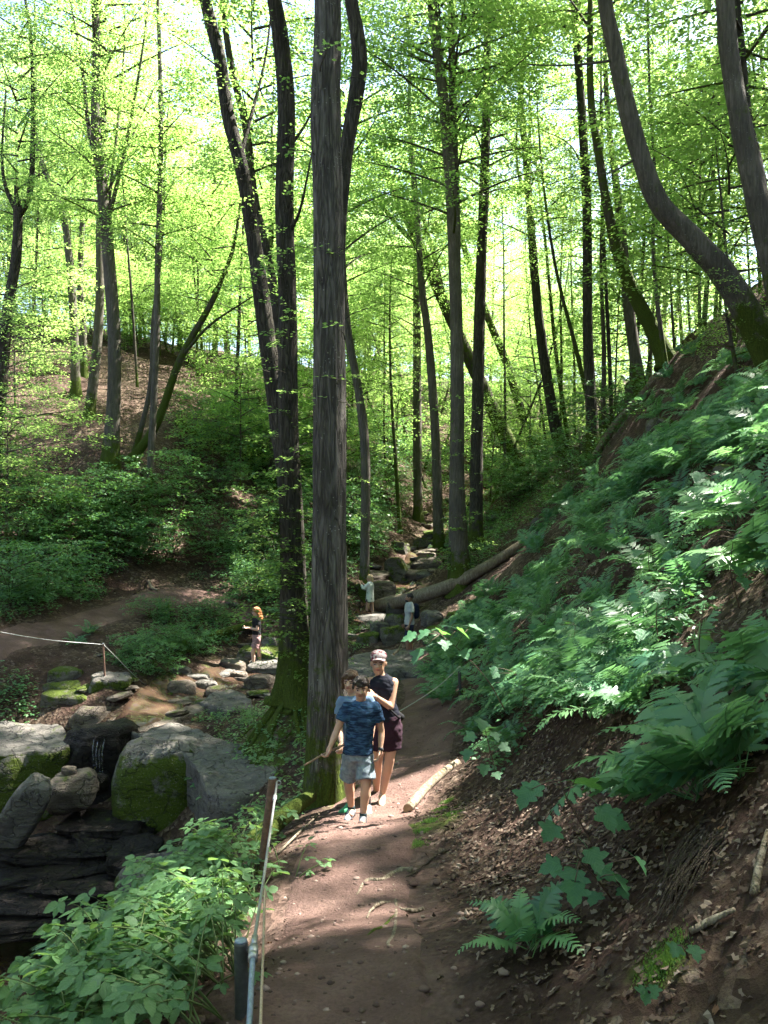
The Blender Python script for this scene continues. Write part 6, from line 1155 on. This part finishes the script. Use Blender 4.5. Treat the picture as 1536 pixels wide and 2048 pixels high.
person('boy in a mottled dark blue tee and grey shorts, holding a stick', b, 1.47, -.05, J, .0, 'skin_b', dict(mat='hair_dark', shapes=SHORT_HAIR), dict(mat='tee_blue', hem=-.015, sleeve=.55, inf=.013), dict(mat='short_grey', len=.80, fl=.006), dict(mat='shoe_grey', sock=.12), .0095, ex1, hpitch=.06)
mb = MB(); s0 = P(608, 1538, 7.45) + [0, 0, LIFT]; s1 = P(690, 1496, 7.75) + [0, 0, LIFT]; mb.add(*tube(spline([s0 - s0, (s1 - s0) * .5 + [0, 0, .012], s1 - s0], 10), np.linspace(.008, .011, 10), 8)); tag(obj('walking_stick', mb.mesh('walking_stick', [M['stick_wood']]), None, s0), 'thin bare wooden stick held by the boy in dark blue', 'stick')
# boy behind him
d = 8.5; b = gp((706 - 768) / FPX * d, d); b[2] = P(0, 1622, d)[2]
J = JJ(b, d, head=(701, 1358), neck=(707, 1385), shL=(740, 1396), shR=(682, 1398), elL=(745, 1440), elR=(678, 1440), wrL=(742, 1475, -.1), wrR=(683, 1484, -.35), pelvis=(712, 1480), hipL=(725, 1492), hipR=(699, 1492), knL=(730, 1546), knR=(702, 1546), anL=(736, 1606, -.05), anR=(700, 1602, .05), curlR=.9, ftR=(-.7, -.8, 0), ftL=(.1, -1, 0))
stand(b, J, 1.50)
person('boy with wavy brown hair in a light blue tee, half hidden', b, 1.50, .05, J, -.25, 'skin_a', dict(mat='hair_brown', shapes=LONG_BOY, f=30), dict(mat='tee_light', hem=0, sleeve=.55, inf=.013), dict(mat='short_b', len=.75), dict(mat='shoe_green', matL='shoe_white', sock=.32, sockm='black_cloth'), .0115)
# woman in the cap
d = 9.0; b = gp((762 - 768) / FPX * d, d); b[2] = P(0, 1612, d)[2]
J = JJ(b, d, head=(757, 1326), neck=(762, 1352), shL=(788, 1364), shR=(741, 1362), elL=(781, 1414, -.10), elR=(733, 1405, -.05), wrL=(750, 1392, -.30), wrR=(738, 1392, -.35), pelvis=(774, 1440), hipL=(785, 1456), hipR=(764, 1456), knL=(779, 1520, -.05), knR=(755, 1522, .12), anL=(764, 1590, -.02), anR=(752, 1588, .35), hdL=(-.5, -.8, .25), tsL=(-.2, 0, 1), hdR=(-.3, -.9, -.1), ftL=(-.05, -1, 0))
stand(b, J, 1.69, 'L')
def ex3(t, h, J, hd, F, Rt, vox, Rh):
    c = blob('cap', [ell(hd(0, .010, .046), np.array([.056, .064, .042]) * h, Rh)], .006, 'cap_cloth', 1, parent=t)
    V = []; n = 13
    for j, y in enumerate((0, .3, .6, 1.0)):
        for i in range(n):
            u = -1 + 2 * i / (n - 1); V.append(hd(u * .050 * (1 - .12 * y), -.040 * math.sqrt(max(0, 1 - .55 * u * u)) - y * .052 * math.sqrt(max(.0, 1 - .8 * u * u)) + .004, .046 - .016 * u * u - .006 * y))
    V = np.array(V); V2 = V - [0, 0, .004]; m = len(V); Q = []
    for j in range(3):
        for i in range(n - 1): a = j * n + i; Q += [(a, a + 1, a + n + 1, a + n), (m + a + n, m + a + n + 1, m + a + 1, m + a)]
    obj('cap_brim', np_mesh('cap_brim', np.vstack([V, V2]), [np.array(Q)], [M['cap_cloth']]), c)
    mb = MB(); a = np.linspace(0, np.pi, 13); k = J['neck']; mb.add(*tube(np.column_stack([k[0] + np.cos(a) * .055, k[1] - .045 - np.sin(a) * .04, k[2] - .02 - np.sin(a) * .055]), np.full(13, .002), 5, False)); obj('necklace', mb.mesh('necklace', [M['cable_steel']]), t)
    blob('hip_bag', [cap(J['pelvis'] + [.12, .03, .05], .045, J['pelvis'] + [.16, .06, .02], .04)], .01, 'black_cloth', 2, parent=t)
    mb = MB(); mb.add(*tube(spline([J['shR'] + [.03, -.06, .03], J['pelvis'] + [-.02, -.135, .22], J['pelvis'] + [.12, -.09, .06], J['pelvis'] + [.15, .03, .04]], 16), np.full(16, .012), 6)); obj('strap', mb.mesh('strap', [M['black_cloth']]), t)
    w = J['wrL']; v = unit(J['wrL'] - J['elL']); blob('bracelet', [tube(np.array([w - v * .008, w + v * .006]), [.028, .028], 16)], .004, 'shoe_white', 1, parent=t)
person('woman in a patterned cap, navy sleeveless top and dark skort behind the two boys', b, 1.69, .12, J, -.05, 'skin_b', dict(mat='hair_dark', shapes=[('e', (0, .014, .022), (.052, .058, .056)), ('c', (.0, .05, .0), .026, (0, .06, -.03), .02)]), dict(mat='tank_navy', hem=.0, sleeve=0, inf=.008), dict(mat='skort', len=.62, skirt=True), dict(mat='shoe_tan'), .011, ex3, fem=True)
# the three further off
def far_joints(h, yaw, arms, step=.05):
    c, s = math.cos(yaw), math.sin(yaw); F = np.array([s, -c, 0]); L = np.array([c, s, 0]); U = np.array([0, 0, 1.0]); J = dict(head=U * .925 * h + F * .01 * h, neck=U * .855 * h, pelvis=U * .53 * h)
    for q, k in (('L', 1), ('R', -1)):
        J['sh' + q] = U * .815 * h + L * .098 * h * k; J['hip' + q] = U * .49 * h + L * .050 * h * k; st = step * k * h; J['kn' + q] = U * .275 * h + L * .048 * h * k + F * (st * .9 + .01 * h); J['an' + q] = U * .052 * h + L * .045 * h * k + F * st; e, w = arms[q]; J['el' + q] = J['sh' + q] + (F * e[0] + L * k * e[1] + U * e[2]) * h; J['wr' + q] = J['el' + q] + (F * w[0] + L * k * w[1] + U * w[2]) * h; J['ft' + q] = F
    return J
FRONTARM = ((.02, .02, -.165), (.13, -.05, .03)); DOWN = ((-.01, .03, -.17), (.05, .0, -.14)); UPARM = ((.10, .02, -.11), (.09, -.05, .11))
LONGH = [('e', (0, .012, .026), (.055, .064, .062)), ('c', (0, .045, .02), .045, (0, .062, -.12), .046), ('c', (.035, .01, .0), .026, (.045, .03, -.13), .022), ('c', (-.035, .01, .0), .026, (-.045, .03, -.13), .022), ('c', (0, .06, -.12), .044, (0, .055, -.19), .022)]
d = 21.3; b = P(513, 1337, d); yw = -1.15
def ex4(t, h, J, hd, F, Rt, vox, Rh):
    p = (J['wrL'] + J['wrR']) / 2 + F * .08; mb = MB(); mb.add(*lathe([(p - [0, 0, .01], .05, .035), (p + [0, 0, .0], .05, .035)], .4, 4)); obj('phone', mb.mesh('phone', [M['shoe_white']], False), t)
person('red-haired woman in a black top and checked shorts walking over the stream stones', b, 1.62, yw, far_joints(1.62, yw, {'L': FRONTARM, 'R': FRONTARM}, .07), yw + .1, 'skin_d', dict(mat='hair_red', shapes=LONGH), dict(mat='black_cloth', hem=.03, sleeve=.6, inf=.012), dict(mat='plaid', len=.66, fl=.01), dict(mat='shoe_white', sock=.1, sockm='shoe_white'), .017, ex4, True, .15)
d = 28.0; b = P(740, 1244, d); yw = -1.9
def ex5(t, h, J, hd, F, Rt, vox, Rh):
    p = hd(0, -.11, .0); mb = MB(); mb.add(*ell(p, (.05, .03, .04), Rh)); obj('camera_body', mb.mesh('camera_body', [M['phone']]), t)
person('woman in an oversized white patterned shirt with bare legs, raising her hands to her face', b, 1.64, yw, far_joints(1.64, yw, {'L': UPARM, 'R': UPARM}, .05), yw, 'skin_d', dict(mat='hair_blond', shapes=[('e', (0, .012, .026), (.056, .066, .062)), ('c', (0, .055, .0), .03, (0, .06, -.06), .025)]), dict(mat='white_cloth', hem=-.10, sleeve=1.7, inf=.03), dict(mat='short_b', len=.3), dict(mat='shoe_white'), .02, ex5, True)
d = 22.0; b = P(819, 1314, d); yw = -1.35
def ex6(t, h, J, hd, F, Rt, vox, Rh):
    k = (J['shL'] + J['shR']) / 2 - F * .17; blob('backpack', [cap(k - [0, 0, .06], .10, k - [0, 0, .28], .12)], .02, 'short_navy', 3, parent=t)
    blob('beard', [ell(hd(0, -.026, -.050), np.array([.036, .036, .026]) * h, Rh)], .008, 'hair_black', 1, parent=t)
person('bearded man in pale grey tee and navy shorts standing on the broad slab', b, 1.76, yw, far_joints(1.76, yw, {'L': DOWN, 'R': DOWN}, .04), yw - .1, 'skin_c', dict(mat='hair_black', shapes=[('e', (0, .012, .022), (.053, .061, .056))]), dict(mat='tee_grey', hem=-.02, sleeve=.65, inf=.02), dict(mat='short_navy', len=.88, fl=.012), dict(mat='rubber'), .02, ex6)
print('TIMING 60', round(time.time() - T0, 1))
print('SCRIPT', round(time.time() - T0, 1), 's', len(bpy.data.objects), 'objects', sum(len(m.polygons) for m in bpy.data.meshes), 'unique faces')
